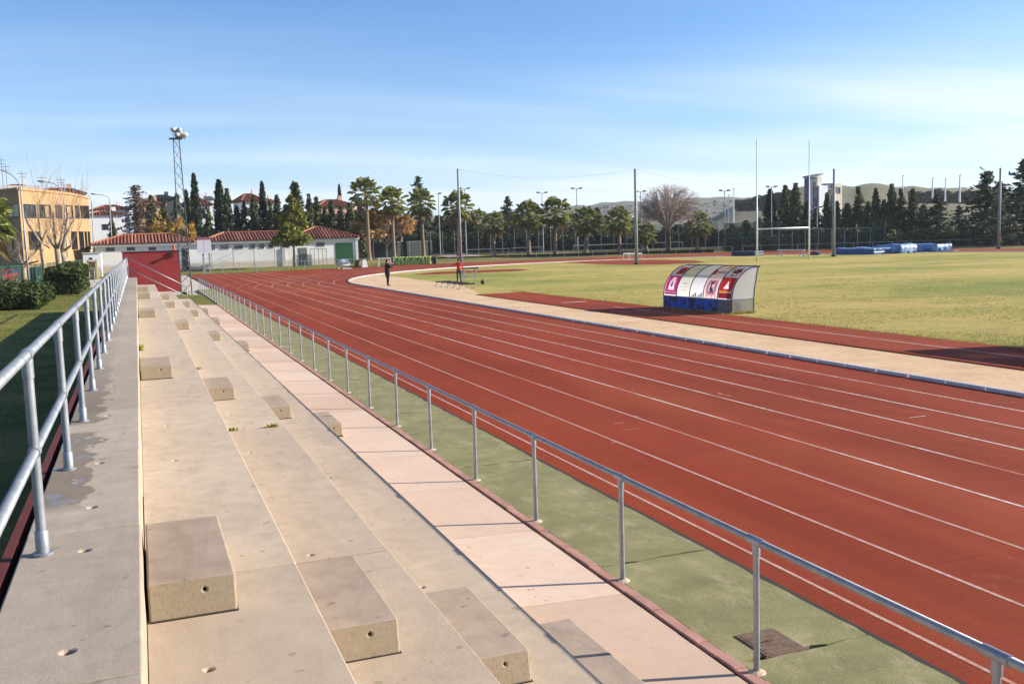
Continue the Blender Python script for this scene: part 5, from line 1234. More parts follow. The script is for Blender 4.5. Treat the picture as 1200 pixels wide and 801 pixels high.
def thicket(name, pts, w, h, n, card, leaf, label, cat, seed, hv=.35):
    rnd = random.Random(seed); r = empty(name, (*pts[0], zt(*pts[0])), 0, label, cat); c = MB(); Mi = local(r); L = [0]
    for a, q in zip(pts, pts[1:]): L.append(L[-1] + math.hypot(q[0] - a[0], q[1] - a[1]))
    for _ in range(n):
        s_ = rnd.uniform(0, L[-1]); i = max(k for k in range(len(L) - 1) if L[k] <= s_); t = (s_ - L[i]) / (L[i + 1] - L[i]); a, q = pts[i], pts[i + 1]
        x, y = a[0] + (q[0] - a[0]) * t, a[1] + (q[1] - a[1]) * t; hh = h * (1 - hv * .5 + hv * .5 * math.sin(s_ * 1.3 + math.sin(s_ * .37) * 3)); v = rnd.uniform(0, 2 * PI); rr = rnd.random() ** .5 * w
        leafq(c, Vector((x + rr * math.cos(v), y + rr * math.sin(v), zt(x, y) + hh * rnd.random() ** .8 * (1 - (rr / w) ** 2 * .5))), rnd, card, 0)
    part(c, 'foliage', LEAF[leaf], r); t = MB(); s_ = 1.0
    while s_ < L[-1]:
        i = max(k for k in range(len(L) - 1) if L[k] <= s_); tt = (s_ - L[i]) / (L[i + 1] - L[i]); a, q = pts[i], pts[i + 1]; x, y = a[0] + (q[0] - a[0]) * tt, a[1] + (q[1] - a[1]) * tt
        t.tube([(x, y, zt(x, y) - .1), (x + .1, y, zt(x, y) + h * .5)], [.05, .02], 5); s_ += 2.2
    part(t, 'stem', M['darkbark'], r); return r
CON = [conifer_mesh(s, .26) for s in (1, 2, 3)]; CON2 = [conifer_mesh(s, .26, 150, .10, 'conifer', .02, .85, .032, .1) for s in (4, 5)]
CED = [conifer_mesh(s, .34, 120, .16, 'cedar', .04, .8, .026, .2, 30) for s in (6, 7)]; CYP = [cypress_mesh(s) for s in (8, 9)]; CYPR = cypress_mesh(10, .085)
SPARSE = conifer_mesh(12, .2, 130, .2, 'brown', .06, .6, .013, .3, 40)
# row of conifers behind the pavilion
G1 = 'conifers behind the white pavilion'
for k, (me, nm, px, py, d, w, r0, lab) in enumerate([
    (CYP[0], 'cypress_tree', 226.5, 202.5, 172, 10, .085, 'pointed dark cypress right of the floodlight tower'), (CYPR, 'cypress_tree', 256, 210, 158, 13, .085, 'tall round topped cypress behind the left roof of the pavilion'), (CYP[1], 'cypress_tree', 306.5, 212, 160, 9, .085, 'slim pointed cypress left of the golden tree'), (CYP[0], 'cypress_tree', 397.2, 215.5, 215, 6, .085, 'small lone cypress behind the salmon red roof')]):
    tree_px(me, nm, px, py, d, w, r0, lab, None)
cons = [(176.5, 229, 168, 24, 2), (191, 231, 164, 20, 0), (206.5, 227, 160, 24, 1), (218, 222.5, 158, 17, 3), (243, 240, 166, 18, 0), (265.5, 221, 156, 22, 4), (277, 241, 160, 22, 1), (285.5, 236, 158, 18, 2), (297, 228.5, 158, 20, 4), (316, 234, 157, 18, 0), (324, 228, 160, 22, 1), (334, 240, 158, 22, 3), (361.5, 227, 158, 20, 2), (370, 231, 161, 22, 4), (380, 243, 157, 20, 0), (387.5, 234, 160, 20, 1), (398.5, 241, 158, 18, 3), (409.5, 238, 157, 22, 4), (417, 246, 162, 16, 0)]
for k, (px, py, d, w, v) in enumerate(cons):
    me = (CON + CON2)[v]; tree_px(me, 'conifer_tree', px, py, d, w, .26, 'dark conifer behind the white pavilion, %s from the left in the row' % ORD[k], G1)
thicket('tall_hedge', [dpt(168, 152), dpt(290, 150), dpt(425, 150)], 1.3, 5.6, 6000, .5, 'conifer', 'dense dark hedge between the white pavilion and the row of conifers', 'hedge', 4)
tree_px(CON2[0], 'conifer_tree', 345.5, 213.5, 152, 34, .26, 'tallest conifer behind the pavilion, its tip above the golden tree')
tree_px(SPARSE, 'larch_tree', 158.5, 216.5, 160, 44, .2, 'thin brown nearly bare larch left of the floodlight tower')
tree_px(bare_mesh(31, .15, .3, .02, 5, .6), 'bare_tree', 166, 240, 150, 40, .45, 'small leafless tree at the right foot of the brown larch')
for k, (px, py, d, w) in enumerate(((183, 247, 150, 22), (197, 252, 149, 20), (210, 246, 150, 20), (222, 255, 149, 18))):
    tree_px(leafy_mesh(40 + k, 'yellow', 1, .2, .34, .38, 420, .06, 'darkbark'), 'autumn_tree', px, py, d, w, .36, 'thin tree with yellow leaves above the pavilion roof, %s from the left' % ORD[k], 'yellow leaved trees behind the pavilion')
GT = leafy_mesh(50, 'golden', 1, .33, .30, .36, 5200, .034, 'darkbark', 'cone', .012); P = AY(342.5, 312, 130); Hh = ztop(P, 226) - zt(P.x, 130)
plant(GT, 'golden_tree', (P.x + .3, 130, zt(P.x, 130)), 56 / FPX * 127 / .60, Hh, .4, 'golden green cone shaped tree with a dark trunk in front of the pavilion', 'tree')
# palms
for k, (px, py, pb, h_, lab) in enumerate([(433, 207.5, 305, 1.1, 'tallest fan palm, leftmost of the row, beside the pavilion end'), (462, 219, 303.5, 1.05, 'fan palm between the orange tree and the pale trunked tree, second from the left'), (496.5, 221, 301, 1.05, 'fan palm above the right end of the green covered mat'), (538, 224.5, 300, 1.15, 'fan palm partly behind the leftmost net pole'), (579, 248.5, 300, .85, 'short fan palm right of the leftmost net pole'), (620, 235, 299.5, 1.0, 'fan palm left of the twin headed floodlight pole'), (651, 232, 298.5, 1.05, 'fan palm right of the twin headed floodlight pole'), (686.5, 243, 298, .95, 'fan palm beside the tallest floodlight pole'), (726, 243, 297.5, .95, 'fan palm just left of the second net pole'), (817.5, 247, 294.5, .95, 'bright short fan palm right of the big bare tree'), (757, 262, 295.5, .75, 'smallest fan palm at the left foot of the big bare tree')]):
    v = gpt(px, pb); P = Vector((v[0], v[1], zt(*v))); d = (P - EYE).dot(CF); Hh = ztop(P, py) - P.z; cr = h_ * 1.12
    plant(palm_mesh(60 + k, Hh - 1.7 * cr, 36 + (k * 5) % 9, 1.1, cr), 'fan_palm', P, 1, 1, k * 1.3, lab, 'palm tree', None)
for k, (px, py, d, lab) in enumerate(((560, 246, 190, 'distant fan palm seen between the net pole and the short palm'), (604, 251, 192, 'distant fan palm between the short palm and the floodlight pole'), (668, 250, 190, 'distant fan palm left of the tallest floodlight pole'), (703, 252, 188, 'distant fan palm right of the tallest floodlight pole'), (741, 255, 185, 'distant fan palm directly left of the second net pole'))):
    T = D(px, py, d); zg = zt(T.x, T.y); plant(palm_mesh(80 + k, T.z - zg - 1.6, 34, 1.1, 1.0), 'fan_palm', (T.x, T.y, zg), 1, 1, k, lab, 'palm tree')
v = D(-30, 260, 78); zc_ = D(-30, 238, 78).z; plant(palm_mesh(95, zc_ + .1 - 1.0, 50, 1.25, 1.25), 'fan_palm', (v.x, v.y, -.1), 1, 1, .5, 'fan palm whose leaves hang in at the left edge of the photo', 'palm tree')
# orange and pale trees between the palms
for me, px, py, pb, w, lab in ((leafy_mesh(101, 'orange', 1, .34, .34, .36, 2600, .05, 'darkbark'), 444, 247, 304.5, 46, 'orange leaved round tree behind the tallest palm'), (leafy_mesh(102, 'orange', 1, .40, .32, .32, 1300, .045, 'whitebark'), 478.5, 247, 301, 36, 'orange leaved tree with a pale trunk, left of the third palm')):
    v = gpt(px, pb); P = Vector((v[0], v[1] + 4, zt(*v))); d = (P - EYE).dot(CF); plant(me, 'autumn_tree', P, w / FPX * d / .68, ztop(P, py) - P.z, 0, lab, 'tree')
v = gpt(457, 303.5); P = Vector((v[0], v[1] + 2, zt(*v))); plant(bare_mesh(104, .28, .26, .02, 5, .6), 'bare_tree', P, 5.0, ztop(P, 250) - P.z, 0, 'dark reddish bare tree between the orange tree and the second palm', 'tree')
tree_px(conifer_mesh(110, .20, 62, .05, 'cedar', .1, .9, .02, .05, 30), 'araucaria_tree', 490, 206, 178, 60, .20, 'slim tall araucaria poking up behind the third palm')
tree_px(CED[0], 'cedar_tree', 594.5, 230, 205, 34, .34, 'pointed cedar behind the short palm')
tree_px(CON[1], 'conifer_tree', 700, 243, 210, 26, .26, 'small conifer behind the courts, left of the second net pole')
v = gpt(783, 296.5); P = Vector((v[0], v[1], zt(*v))); Hh = ztop(P, 210) - P.z
M['palebark2'] = simple('brown grey winter twigs', '#8d7d73', .9, 0, .15, 1)
plant(bare_sphere(121, fuzz=11), 'bare_tree', P, Hh * 1.2, Hh, 0, 'big round leafless tree right of the second net pole', 'tree')
# dark trees behind the courts
rnd = random.Random(77); px = 424; k = 0; REF = ['above the pavilion end', 'behind the left palms', 'behind the middle palms', 'behind the bare tree', 'behind the ball cage']
xs_ = []
while px < 884: xs_.append(px); px += rnd.uniform(11, 15)
for k, px in enumerate(xs_):
    py = (252 if px < 560 else 268) + rnd.uniform(-6, 7); 
    if px > 770: py += 3
    me = (CON2 + CON + CED)[k % 7]; r0 = .34 if k % 7 > 4 else .26
    n_from = k + 1; side = 'left' if k < len(xs_) / 2 else 'right'; idx = k if side == 'left' else len(xs_) - 1 - k
    tree_px(me, 'conifer_tree', px, py - 3, 190 + rnd.uniform(-6, 12), 38, r0, 'dark conifer in the long belt behind the tennis courts, %s from the %s end' % (ORD[min(idx, 19)], side), 'dark conifer belt behind the courts')
# undergrowth making the belt dense
thicket('tall_hedge', [dpt(418, 184), dpt(560, 182), dpt(700, 182)], 1.6, 4.6, 9000, .5, 'conifer', 'dense dark hedge along the back of the tennis courts, left half', 'hedge', 5)
thicket('tall_hedge', [dpt(705, 182), dpt(870, 180)], 1.6, 3.6, 7000, .5, 'conifer', 'dense dark hedge along the back of the tennis courts, right half', 'hedge', 6)
thicket('tall_hedge', [dpt(855, 152), dpt(1045, 150)], 1.3, 3.6, 7000, .45, 'conifer', 'dense dark hedge behind the green mesh fence', 'hedge', 7)
# conifers on the right
for k, (px, py, d, w, kind, lab) in enumerate([(858, 262, 170, 26, 0, 'low dark conifer behind the left part of the tall ball cage'), (874, 258, 165, 26, 1, 'dark conifer behind the middle of the tall ball cage'), (889, 255, 165, 24, 2, 'dark conifer behind the left rugby upright'), (902.5, 221, 160, 12, 9, 'slim dark cypress between the rugby posts, left of two taller conifers'), (920.5, 217.5, 160, 24, 3, 'left of the two tall conifers between the rugby posts'), (932.5, 214.5, 158, 24, 4, 'right of the two tall conifers between the rugby posts'), (945, 236, 156, 22, 0, 'dark conifer directly behind the right rugby upright'), (957, 243, 155, 22, 2, 'dark conifer below the modern tower building'), (969, 225.5, 156, 20, 1, 'dark conifer left of the third net pole'), (980, 236, 157, 22, 3, 'dark conifer just behind the third net pole'), (993, 238, 156, 24, 4, 'dark conifer right of the third net pole'), (1006, 219.5, 157, 24, 0, 'pointed conifer above the left end of the blue mats'), (1017, 236, 154, 22, 2, 'lower conifer between two pointed ones above the blue mats'), (1026.5, 220.5, 156, 22, 1, 'second pointed conifer above the blue mats'), (1036, 234, 154, 22, 3, 'dark conifer above the middle of the blue mats'), (1045, 215.5, 156, 22, 4, 'tallest pointed conifer above the blue mats'), (1056, 222, 155, 22, 0, 'dark conifer right of the tallest one above the mats'), (1070, 221, 154, 24, 1, 'conifer with a thin tip above the right mats'), (1082, 240, 150, 26, 3, 'low conifer above the right end of the mats')]):
    if kind == 9: tree_px(CYP[1], 'cypress_tree', px, py, d, w, .085, lab)
    else: tree_px((CON + CON2)[kind], 'conifer_tree', px, py, d, w, .26, lab, 'dark conifers behind the blue mats')
tree_px(CED[0], 'cedar_tree', 1098.5, 227, 146, 46, .34, 'broad cedar right of the blue mats')
tree_px(CED[1], 'cedar_tree', 1123.5, 241, 150, 26, .34, 'small cedar in the gap where the hillside shows')
tree_px(CED[0], 'cedar_tree', 1157, 200.5, 140, 64, .34, 'large dark cedar left of the rightmost net pole')
tree_px(CED[1], 'cedar_tree', 1172, 213, 150, 50, .34, 'cedar behind the rightmost net pole')
tree_px(CED[1], 'cedar_tree', 1203, 186, 132, 78, .34, 'largest dark cedar at the right edge of the photo')
thicket('dark_shrubs', [dpt(1045, 142), dpt(1110, 141), dpt(1160, 140), dpt(1240, 138)], 1.5, 3.0, 6000, .34, 'conifer', 'band of dark shrubs behind the fence at the right', 'shrubs', 8)
thicket('yellow_shrubs', [dpt(1102, 152), dpt(1145, 151)], 1.6, 3.6, 2600, .3, 'bush', 'yellow green bushes in the gap between the cedars', 'shrubs', 9)
v = gpt(1012, 289.5); plant(bare_mesh(131, .18, .3, .02, 5, .7), 'bare_tree', (v[0], v[1], zt(*v)), 4, 3.8, 0, 'small brown leafless bush above the left blue mat', 'tree')
# left: hedges, pollards, shrubs
def hedge(x0, x1, y0, y1, h, n, card, label, seed):
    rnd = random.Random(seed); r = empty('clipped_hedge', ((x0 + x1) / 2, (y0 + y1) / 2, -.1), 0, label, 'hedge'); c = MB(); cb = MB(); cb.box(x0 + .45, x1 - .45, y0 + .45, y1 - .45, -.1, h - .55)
    for _ in range(n):
        f = rnd.random(); x, y, z = rnd.uniform(x0, x1), rnd.uniform(y0, y1), rnd.uniform(0, h); dep = rnd.random() ** 2 * .45
        k = rnd.random()
        if k < .42: z = h - dep
        elif k < .66: y = y0 + dep
        elif k < .88: x = x1 - dep
        else: x = x0 + dep
        bump_ = .16 * math.sin(x * 2.1 + y * 1.7) + .12 * math.sin(y * 3.1 - z * 2.5)
        ex = min(x - x0, x1 - x, .8) / .8; ey = min(y - y0, y1 - y, .8) / .8
        if z > h * .6: z -= .35 * (1 - min(ex, ey)) * (z / h)
        leafq(c, Vector((x + bump_ * .5, y + bump_ * .5, max(0, z + bump_) - .1)), rnd, card, .1)
    part(c, 'foliage', LEAF['hedge'], r); part(cb, 'shade_core', simple('hedge inner shade', '#1b1c10', 1, 0, .3, 6), r)  # solid dark box: the shade inside the foliage is put into its colour
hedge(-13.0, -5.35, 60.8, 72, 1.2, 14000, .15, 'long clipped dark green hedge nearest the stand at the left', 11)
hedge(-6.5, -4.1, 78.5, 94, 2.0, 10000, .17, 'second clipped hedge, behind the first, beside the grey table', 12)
def pollard(px0, py0, d, trunk_px, forks, seed, label, twigs=10, tl=2.2, r0=.22):
    rnd = random.Random(seed); q = [D(x, y, d) for x, y in trunk_px]; base = Vector((q[0].x, q[0].y, -.12)); r = empty('pollarded_tree', base, 0, label, 'tree', 'pollarded trees by the hedge')
    t = MB(); t.tube([base] + q[1:], [r0 * 1.25] + [r0 * (1 - .12 * i) for i in range(len(q) - 1)], 10); part(t, 'trunk', M['palebark'], r, True); bm_ = MB(); out = []; top = q[-1]
    for f in forks:
        pts = [D(x, y, d + rnd.uniform(-1, 1)) for x, y in f]; pts[0] = top.copy(); t2 = MB(); n = len(pts) - 1; t2.tube(pts, [r0 * .62 * (1 - .5 * i / n) for i in range(n + 1)], 7); part(t2, 'limb', M['palebark'], r, True)
        for _ in range(twigs):
            k = rnd.randint(1, n); s_ = pts[k] if rnd.random() < .6 else pts[k - 1].lerp(pts[k], rnd.random()); grow(bm_, rnd, s_, (Vector((rnd.gauss(0, .35), rnd.gauss(0, .35), 1))).normalized(), tl * rnd.uniform(.5, 1.1), .02, 2, 4, .45, out, (1, 3), 3, .25)
    part(bm_, 'twigs', M['twig'], r)
pollard(28, 330, 90, [(28.5, 328), (27.5, 314), (27, 311)], [[(27, 311), (20, 305), (10, 301)], [(27, 311), (31, 306), (34, 304)], [(27, 311), (24, 305), (22, 297)], [(27, 311), (36, 308), (45, 306)]], 21, 'low stubby pollarded tree in front of the nearest street lamp', 7, 1.1, .22)
pollard(53, 330, 94, [(54, 328), (51, 308), (48.5, 292), (48.5, 285)], [[(48, 285), (42, 276), (33, 262), (28, 250)], [(48, 285), (52, 276), (58, 268)], [(48, 285), (40, 297), (31, 305)], [(48, 285), (47, 270), (44, 240)], [(48, 285), (55, 288), (58, 291)]], 22, 'slender pollarded tree with tall upright twigs, second from the left', 9, 3.0, .2)
pollard(70, 322, 97, [(70, 324), (69, 308), (67, 292)], [[(67, 292), (60, 284), (55, 276)], [(67, 292), (64, 276), (62, 250)], [(67, 292), (72, 280), (75, 262)]], 23, 'left stem of the pair of thick pollarded trees by the second hedge', 10, 3.2, .3)
pollard(79, 318, 98, [(79, 318), (75, 303), (72, 297)], [[(72, 297), (78, 292), (83, 288)], [(72, 297), (76, 278), (88, 255)], [(72, 297), (74, 282), (80, 250)]], 24, 'right stem of the pair of thick pollarded trees, with a stubby sawn branch', 10, 3.2, .34)
thicket('olive_bush', [dpt(116, 165), dpt(124, 165)], 1.6, 4.6, 1500, .3, 'olive', 'grey green rounded bush right of the brick building', 'bush', 15, .1)
thicket('garden_shrubs', [dpt(124, 160), dpt(150, 160)], 1.2, 3.0, 1800, .28, 'hedge', 'green shrubs above the left roof end of the pavilion', 'shrubs', 16)
tree_px(CON[0], 'conifer_tree', 130, 247, 172, 14, .26, 'small dark conifer in front of the white houses at the left')

# ================================================================== HILLS
def hills():
    n = NT('scrubby hillside'); f = n.noise(.02, 7, .65); c = n.ramp(f, [(.3, lin('#494839')), (.5, lin('#625d4b')), (.7, lin('#777058'))])
    c = n.mix(n.gray(n.noise(.11, 5, .7), .46, .58), c, lin('#4b5145')); n.color(c).rough(1); m1 = n.m
    n = NT('green ridge'); f = n.noise(.025, 6, .6); c = n.ramp(f, [(.3, lin('#454c2c')), (.5, lin('#5e5a38')), (.7, lin('#6c6148'))]); n.color(c).rough(1); m2 = n.m
    def ridge(name, pts, d, mat, back, foot, seed, front_pts):
        rnd = random.Random(seed); b = MB(); rows = 9; vs = []
        for (px, py) in pts:
            top = D(px, py, d); top.z += rnd.uniform(-.5, .5) * d / 400
            dirn = Vector((top.x, top.y, 0)).normalized()
            for k in range(rows):
                t = k / (rows - 1); p = top - dirn * front_pts * (1 - t); z = foot + (top.z - foot) * (sstep(0, 1, t) * .6 + t * .4) + rnd.uniform(-.4, .4) * d / 500; vs.append((p.x, p.y, z))
            q = top + dirn * back; vs.append((q.x, q.y, foot))
        w = rows + 1
        b.add(vs, [(i * w + k, (i + 1) * w + k, (i + 1) * w + k + 1, i * w + k + 1) for i in range(len(pts) - 1) for k in range(w - 1)]); tag(b.build(name, mat, smooth=True), kind='structure')
    rnd = random.Random(4); far = [(x, y) for x, y in ((380, 262), (450, 258), (520, 253), (575, 249), (610, 246), (650, 243), (690, 239.5), (720, 237), (760, 234.5), (800, 232), (830, 231), (870, 231), (910, 230), (980, 228), (1060, 226), (1150, 224), (1250, 222), (1400, 222))]
    pts = []
    for (a, c) in zip(far, far[1:]):
        m_ = max(1, int((c[0] - a[0]) / 12))
        for i in range(m_): t = i / m_; pts.append((a[0] + (c[0] - a[0]) * t, a[1] + (c[1] - a[1]) * t + rnd.uniform(-.6, .6)))
    ridge('hills', pts, 1100, m1, 300, -2, 1, 480)
    near = [(815, 262), (850, 246), (870, 239), (890, 233), (905, 228), (925, 221.5), (945, 218.5), (965, 217), (1000, 216.5), (1030, 216), (1060, 217.5), (1090, 219), (1120, 220.5), (1150, 222), (1200, 224), (1300, 228)]
    pts = []
    for (a, c) in zip(near, near[1:]):
        m_ = max(1, int((c[0] - a[0]) / 9))
        for i in range(m_): t = i / m_; pts.append((a[0] + (c[0] - a[0]) * t, a[1] + (c[1] - a[1]) * t + rnd.uniform(-.5, .5)))
    ridge('hills', pts, 480, m2, 200, 0, 2, 190)
    # wooded band below the ridge
    rnd = random.Random(8); c = MB()
    def woods(name, p0, p1, d, yt, yb, n, card, lab, leaf):
        c = MB()
        for _ in range(n):
            t = rnd.random(); px = p0 + (p1 - p0) * t; y0 = yt(px) + 1.0 * math.sin(px * .21) + .7 * math.sin(px * .53); y1 = yb(px); py = y0 + (y1 - y0) * rnd.random() ** 1.2; v = D(px, py, d + rnd.uniform(-4, 4)); leafq(c, v, rnd, card, .1, asp=1.2)
        tag(c.build(name, LEAF[leaf]), lab, 'wood', kind='stuff')
    woods('distant_woods', 862, 928, 350, lambda x: 237 - (x - 862) * .20, lambda x: 246, 2200, 1.5, 'dark wooded slope left of the modern tower building', 'farwood')
    woods('distant_woods', 1066, 1150, 350, lambda x: 225.5 + 1.2 * math.sin(x * .13), lambda x: 237, 3000, 1.5, 'dark wooded band under the ridge behind the pale lamp poles', 'farwood')
    woods('distant_scrub', 640, 860, 620, lambda x: 246 - (x - 640) * .05, lambda x: 262, 900, 1.3, 'grey green scrub on the far hillside', 'farscrub')
hills()

# grass standing up along the near part of the field and beside the runway
def field_grass():
    rnd = random.Random(55); b = MB()
    def blade(x, y, h, z=-.044):
        a = rnd.uniform(0, 6.28); w = rnd.uniform(.006, .014); d = Vector((math.cos(a), math.sin(a), 0)); p = Vector((x, y, z)); l = Vector((rnd.gauss(0, .35), rnd.gauss(0, .35), 0)) * h
        b.add([p - d * w, p + d * w, p + l + Vector((0, 0, h))], ((0, 1, 2),))
    for _ in range(1500):      # ragged border of the runway
        y = rnd.uniform(17, 54); x = 20.74 + abs(rnd.gauss(0, .10)) - .05 * rnd.random() + .05 * math.sin(y * 2.3)
        for _ in range(5): blade(x + rnd.gauss(0, .03), y + rnd.gauss(0, .03), rnd.uniform(.03, .09))
    for _ in range(9000):
        y = 18 + 36 * rnd.random() ** 1.4; x = 20.9 + 24 * rnd.random() ** 1.5
        if math.sin(x * .9 + math.sin(y * .35) * 2) + math.sin(y * .7 + x * .3) < -.3: continue
        for _ in range(4): blade(x + rnd.gauss(0, .05), y + rnd.gauss(0, .05), rnd.uniform(.025, .06))
    for _ in range(260):       # at the foot of the dugout
        x, y = (rnd.uniform(21.15, 22.25), 31.66 + rnd.gauss(0, .05)) if rnd.random() < .5 else (21.2 - (rnd.random() * 4.6) * .074 - .03, 31.7 + rnd.random() * 4.5)
        for _ in range(6): blade(x + rnd.gauss(0, .03), y + rnd.gauss(0, .03), rnd.uniform(.05, .14))
    tag(b.build('field_grass', LEAF['drygrass']), 'thin dry grass standing along the runway edge and round the dugout', 'grass', kind='stuff')
LEAF['drygrass'] = leafmat('dry grass blades', [lin('#727d38'), lin('#979148'), lin('#b5a55c'), lin('#c2ae6c')], trans=.2)
field_grass()
def lawn_grass():
    rnd = random.Random(56); b = MB()
    for _ in range(16000):
        x = -.9 - 11 * rnd.random() ** 1.3; y = 20 + 58 * rnd.random(); h = rnd.uniform(.03, .07); a = rnd.uniform(0, 6.28); d = Vector((math.cos(a), math.sin(a), 0)) * .012; p = Vector((x, y, -.108))
        b.add([p - d, p + d, p + Vector((rnd.gauss(0, .02), rnd.gauss(0, .02), h))], ((0, 1, 2),))
    tag(b.build('lawn_grass', LEAF['lawngrass']), 'short grass of the lawn behind the stand', 'grass', kind='stuff')
LEAF['lawngrass'] = leafmat('lawn blades', [lin('#4c5a20'), lin('#66702a'), lin('#807c38')], trans=.2)
lawn_grass()
# ================================================================== PEOPLE
def skin_person(name, P, rz, joints, bones, tagmat, mats, label, hair_pts, feat=True):
    """one continuous body grown over a skeleton; every bone carries the material of its clothing"""
    me = bpy.data.meshes.new(name); names = list(joints); idx = {k: i for i, k in enumerate(names)}
    me.from_pydata([joints[k][0] for k in names], [(idx[a], idx[b_]) for a, b_, _ in bones], [])
    o = bpy.data.objects.new(name, me); COL.objects.link(o); md = o.modifiers.new('skin', 'SKIN'); md.use_smooth_shade = True
    sv = me.skin_vertices[0].data
    for k in names: r = joints[k][1]; sv[idx[k]].radius = r if isinstance(r, tuple) else (r, r)
    sv[idx['pelvis']].use_root = True
    s_ = o.modifiers.new('sub', 'SUBSURF'); s_.levels = 2; s_.render_levels = 2
    bpy.context.view_layer.update(); bake(o); me = o.data
    for m_ in mats: me.materials.append(m_)
    J = {k: Vector(v[0]) for k, v in joints.items()}
    for p in me.polygons:
        c = p.center; best = None
        for a, b_, mi in bones:
            A, B_ = J[a], J[b_]; ab = B_ - A; t = max(0, min(1, (c - A).dot(ab) / max(1e-9, ab.length_squared))); d_ = (c - (A + ab * t)).length / (.5 * ((joints[a][1][0] if isinstance(joints[a][1], tuple) else joints[a][1]) + (joints[b_][1][0] if isinstance(joints[b_][1], tuple) else joints[b_][1])) + .01)
            if best is None or d_ < best[0]: best = (d_, mi)
        p.material_index = best[1]; p.use_smooth = True
    # head, face, fingers joined into the same mesh
    b = MB(); H = J['head']; sk = 0; f = (J['face'] - H).normalized(); side = f.cross(Vector((0, 0, 1))).normalized()
    hb = MB(); hb.ball((0, 0, 0), .078, .098, .118, 16, 12)
    ang = math.atan2(f.y, f.x) - PI / 2; R = Matrix.Rotation(ang, 4, 'Z')
    def put(mb_, mi): b.add([H + (R @ Vector(v)) for v in mb_.v], mb_.f, mi)
    put(hb, sk)
    q = MB(); q.add([(-.014, .088, -.02), (.014, .088, -.02), (0, .118, -.022), (0, .092, .02)], ((0, 2, 3), (2, 1, 3), (0, 1, 2))); put(q, sk)
    for s2 in (-1, 1):
        q = MB(); q.ball((.03 * s2, .083, .008), .011, .008, .008, 6, 4); put(q, len(mats) - 1); q = MB(); q.ball((.08 * s2, 0, -.005), .012, .025, .034, 6, 5); put(q, sk)
    q = MB(); q.ball((0, .086, -.055), .022, .007, .006, 8, 4); put(q, 1 if False else sk)
    for s2, hand, elbow in ((-1, 'handL', 'wristL'), (1, 'handR', 'wristR')):
        hp, wp = J[hand], J[elbow]; d_ = (hp - wp).normalized(); sd = d_.cross(Vector((0, 0, 1))); sd = sd.normalized() if sd.length > .1 else Vector((0, 1, 0)); cu = d_.cross(sd).normalized()
        for k in range(4):
            o_ = hp + sd * (k - 1.5) * .019; L = (.066, .075, .070, .055)[k]; b.tube([o_ - d_ * .02, o_ + d_ * L * .55, o_ + d_ * L * .9 - cu * .022, o_ + d_ * L * .95 - cu * .04], [.010, .0088, .0078, .006], 6, sk)
        o_ = hp - d_ * .03 + sd * .035; b.tube([o_, o_ + sd * .025 + d_ * .03, o_ + sd * .02 + d_ * .06 - cu * .015], [.012, .010, .008], 6, sk)
    extra = b.mesh('extra', mats, True); bm_ = bmesh.new(); bm_.from_mesh(me); bm_.from_mesh(extra); bm_.to_mesh(me); bm_.free()
    o.location = P; o.rotation_euler = (0, 0, rz); tag(o, label, 'person')
    h_ = MB(); hb = MB(); hb.ball((0, -.012, .018), .086, .102, .112, 16, 10)
    keep = [v for v in hb.v]; fs = [fc for fc in hb.f if sum(keep[i][1] < .045 or keep[i][2] > .06 for i in fc) >= 3 and sum(keep[i][2] > -.07 for i in fc) >= 3]
    h_.add([H + (R @ Vector(v)) for v in keep], fs); h_.build('hair', M['hair'], o, True)
    return o
def base_joints(h=1.0):
    return {'pelvis': ((0, 0, .96), (.15, .11)), 'waist': ((0, 0, 1.10), (.14, .10)), 'chest': ((0, .01, 1.30), (.17, .12)), 'collar': ((0, 0, 1.44), (.10, .085)), 'neck': ((0, .01, 1.52), .052), 'head': ((0, .02, 1.635), .06), 'face': ((0, .08, 1.635), .03),
            'shL': ((-.19, 0, 1.42), .068), 'shR': ((.19, 0, 1.42), .068), 'hipL': ((-.095, 0, .90), .095), 'hipR': ((.095, 0, .90), .095), 'kneeL': ((-.11, .02, .50), .062), 'kneeR': ((.11, .02, .50), .062), 'ankL': ((-.12, -.01, .10), .042), 'ankR': ((.12, -.01, .10), .042),
            'heelL': ((-.12, -.03, .04), .04), 'toeL': ((-.13, .16, .03), .036), 'heelR': ((.12, -.03, .04), .04), 'toeR': ((.13, .16, .03), .036)}
def bones_for(top, leg, shoe, sk=0, wristmat=None):
    return [('pelvis', 'waist', top), ('waist', 'chest', top), ('chest', 'collar', top), ('collar', 'neck', sk), ('neck', 'head', sk), ('head', 'face', sk), ('collar', 'shL', top), ('collar', 'shR', top), ('shL', 'elbL', top), ('elbL', 'wristL', top), ('wristL', 'handL', sk), ('shR', 'elbR', top), ('elbR', 'wristR', top), ('wristR', 'handR', sk),
            ('pelvis', 'hipL', leg), ('pelvis', 'hipR', leg), ('hipL', 'kneeL', leg), ('hipR', 'kneeR', leg), ('kneeL', 'ankL', leg), ('kneeR', 'ankR', leg), ('ankL', 'heelL', shoe), ('heelL', 'toeL', shoe), ('ankR', 'heelR', shoe), ('heelR', 'toeR', shoe)]
J = base_joints()     # person in red, back to the camera, left arm held out
J.update({'elbL': ((-.40, .05, 1.22), .046), 'wristL': ((-.60, .16, 1.27), .032), 'handL': ((-.68, .20, 1.28), (.04, .022)), 'elbR': ((.26, .04, 1.14), .046), 'wristR': ((.20, .24, 1.05), .032), 'handR': ((.16, .31, 1.05), (.04, .022))})
skin_person('person', (21.1, 65.25, -.012), -.35, J, bones_for(1, 2, 3), None, [M['skin'], M['redcloth'], M['navycloth'], M['black']], 'person in red jacket and blue trousers, left arm held out, behind the low hurdles', None)
J = base_joints()     # person in black, hands raised in front of the face
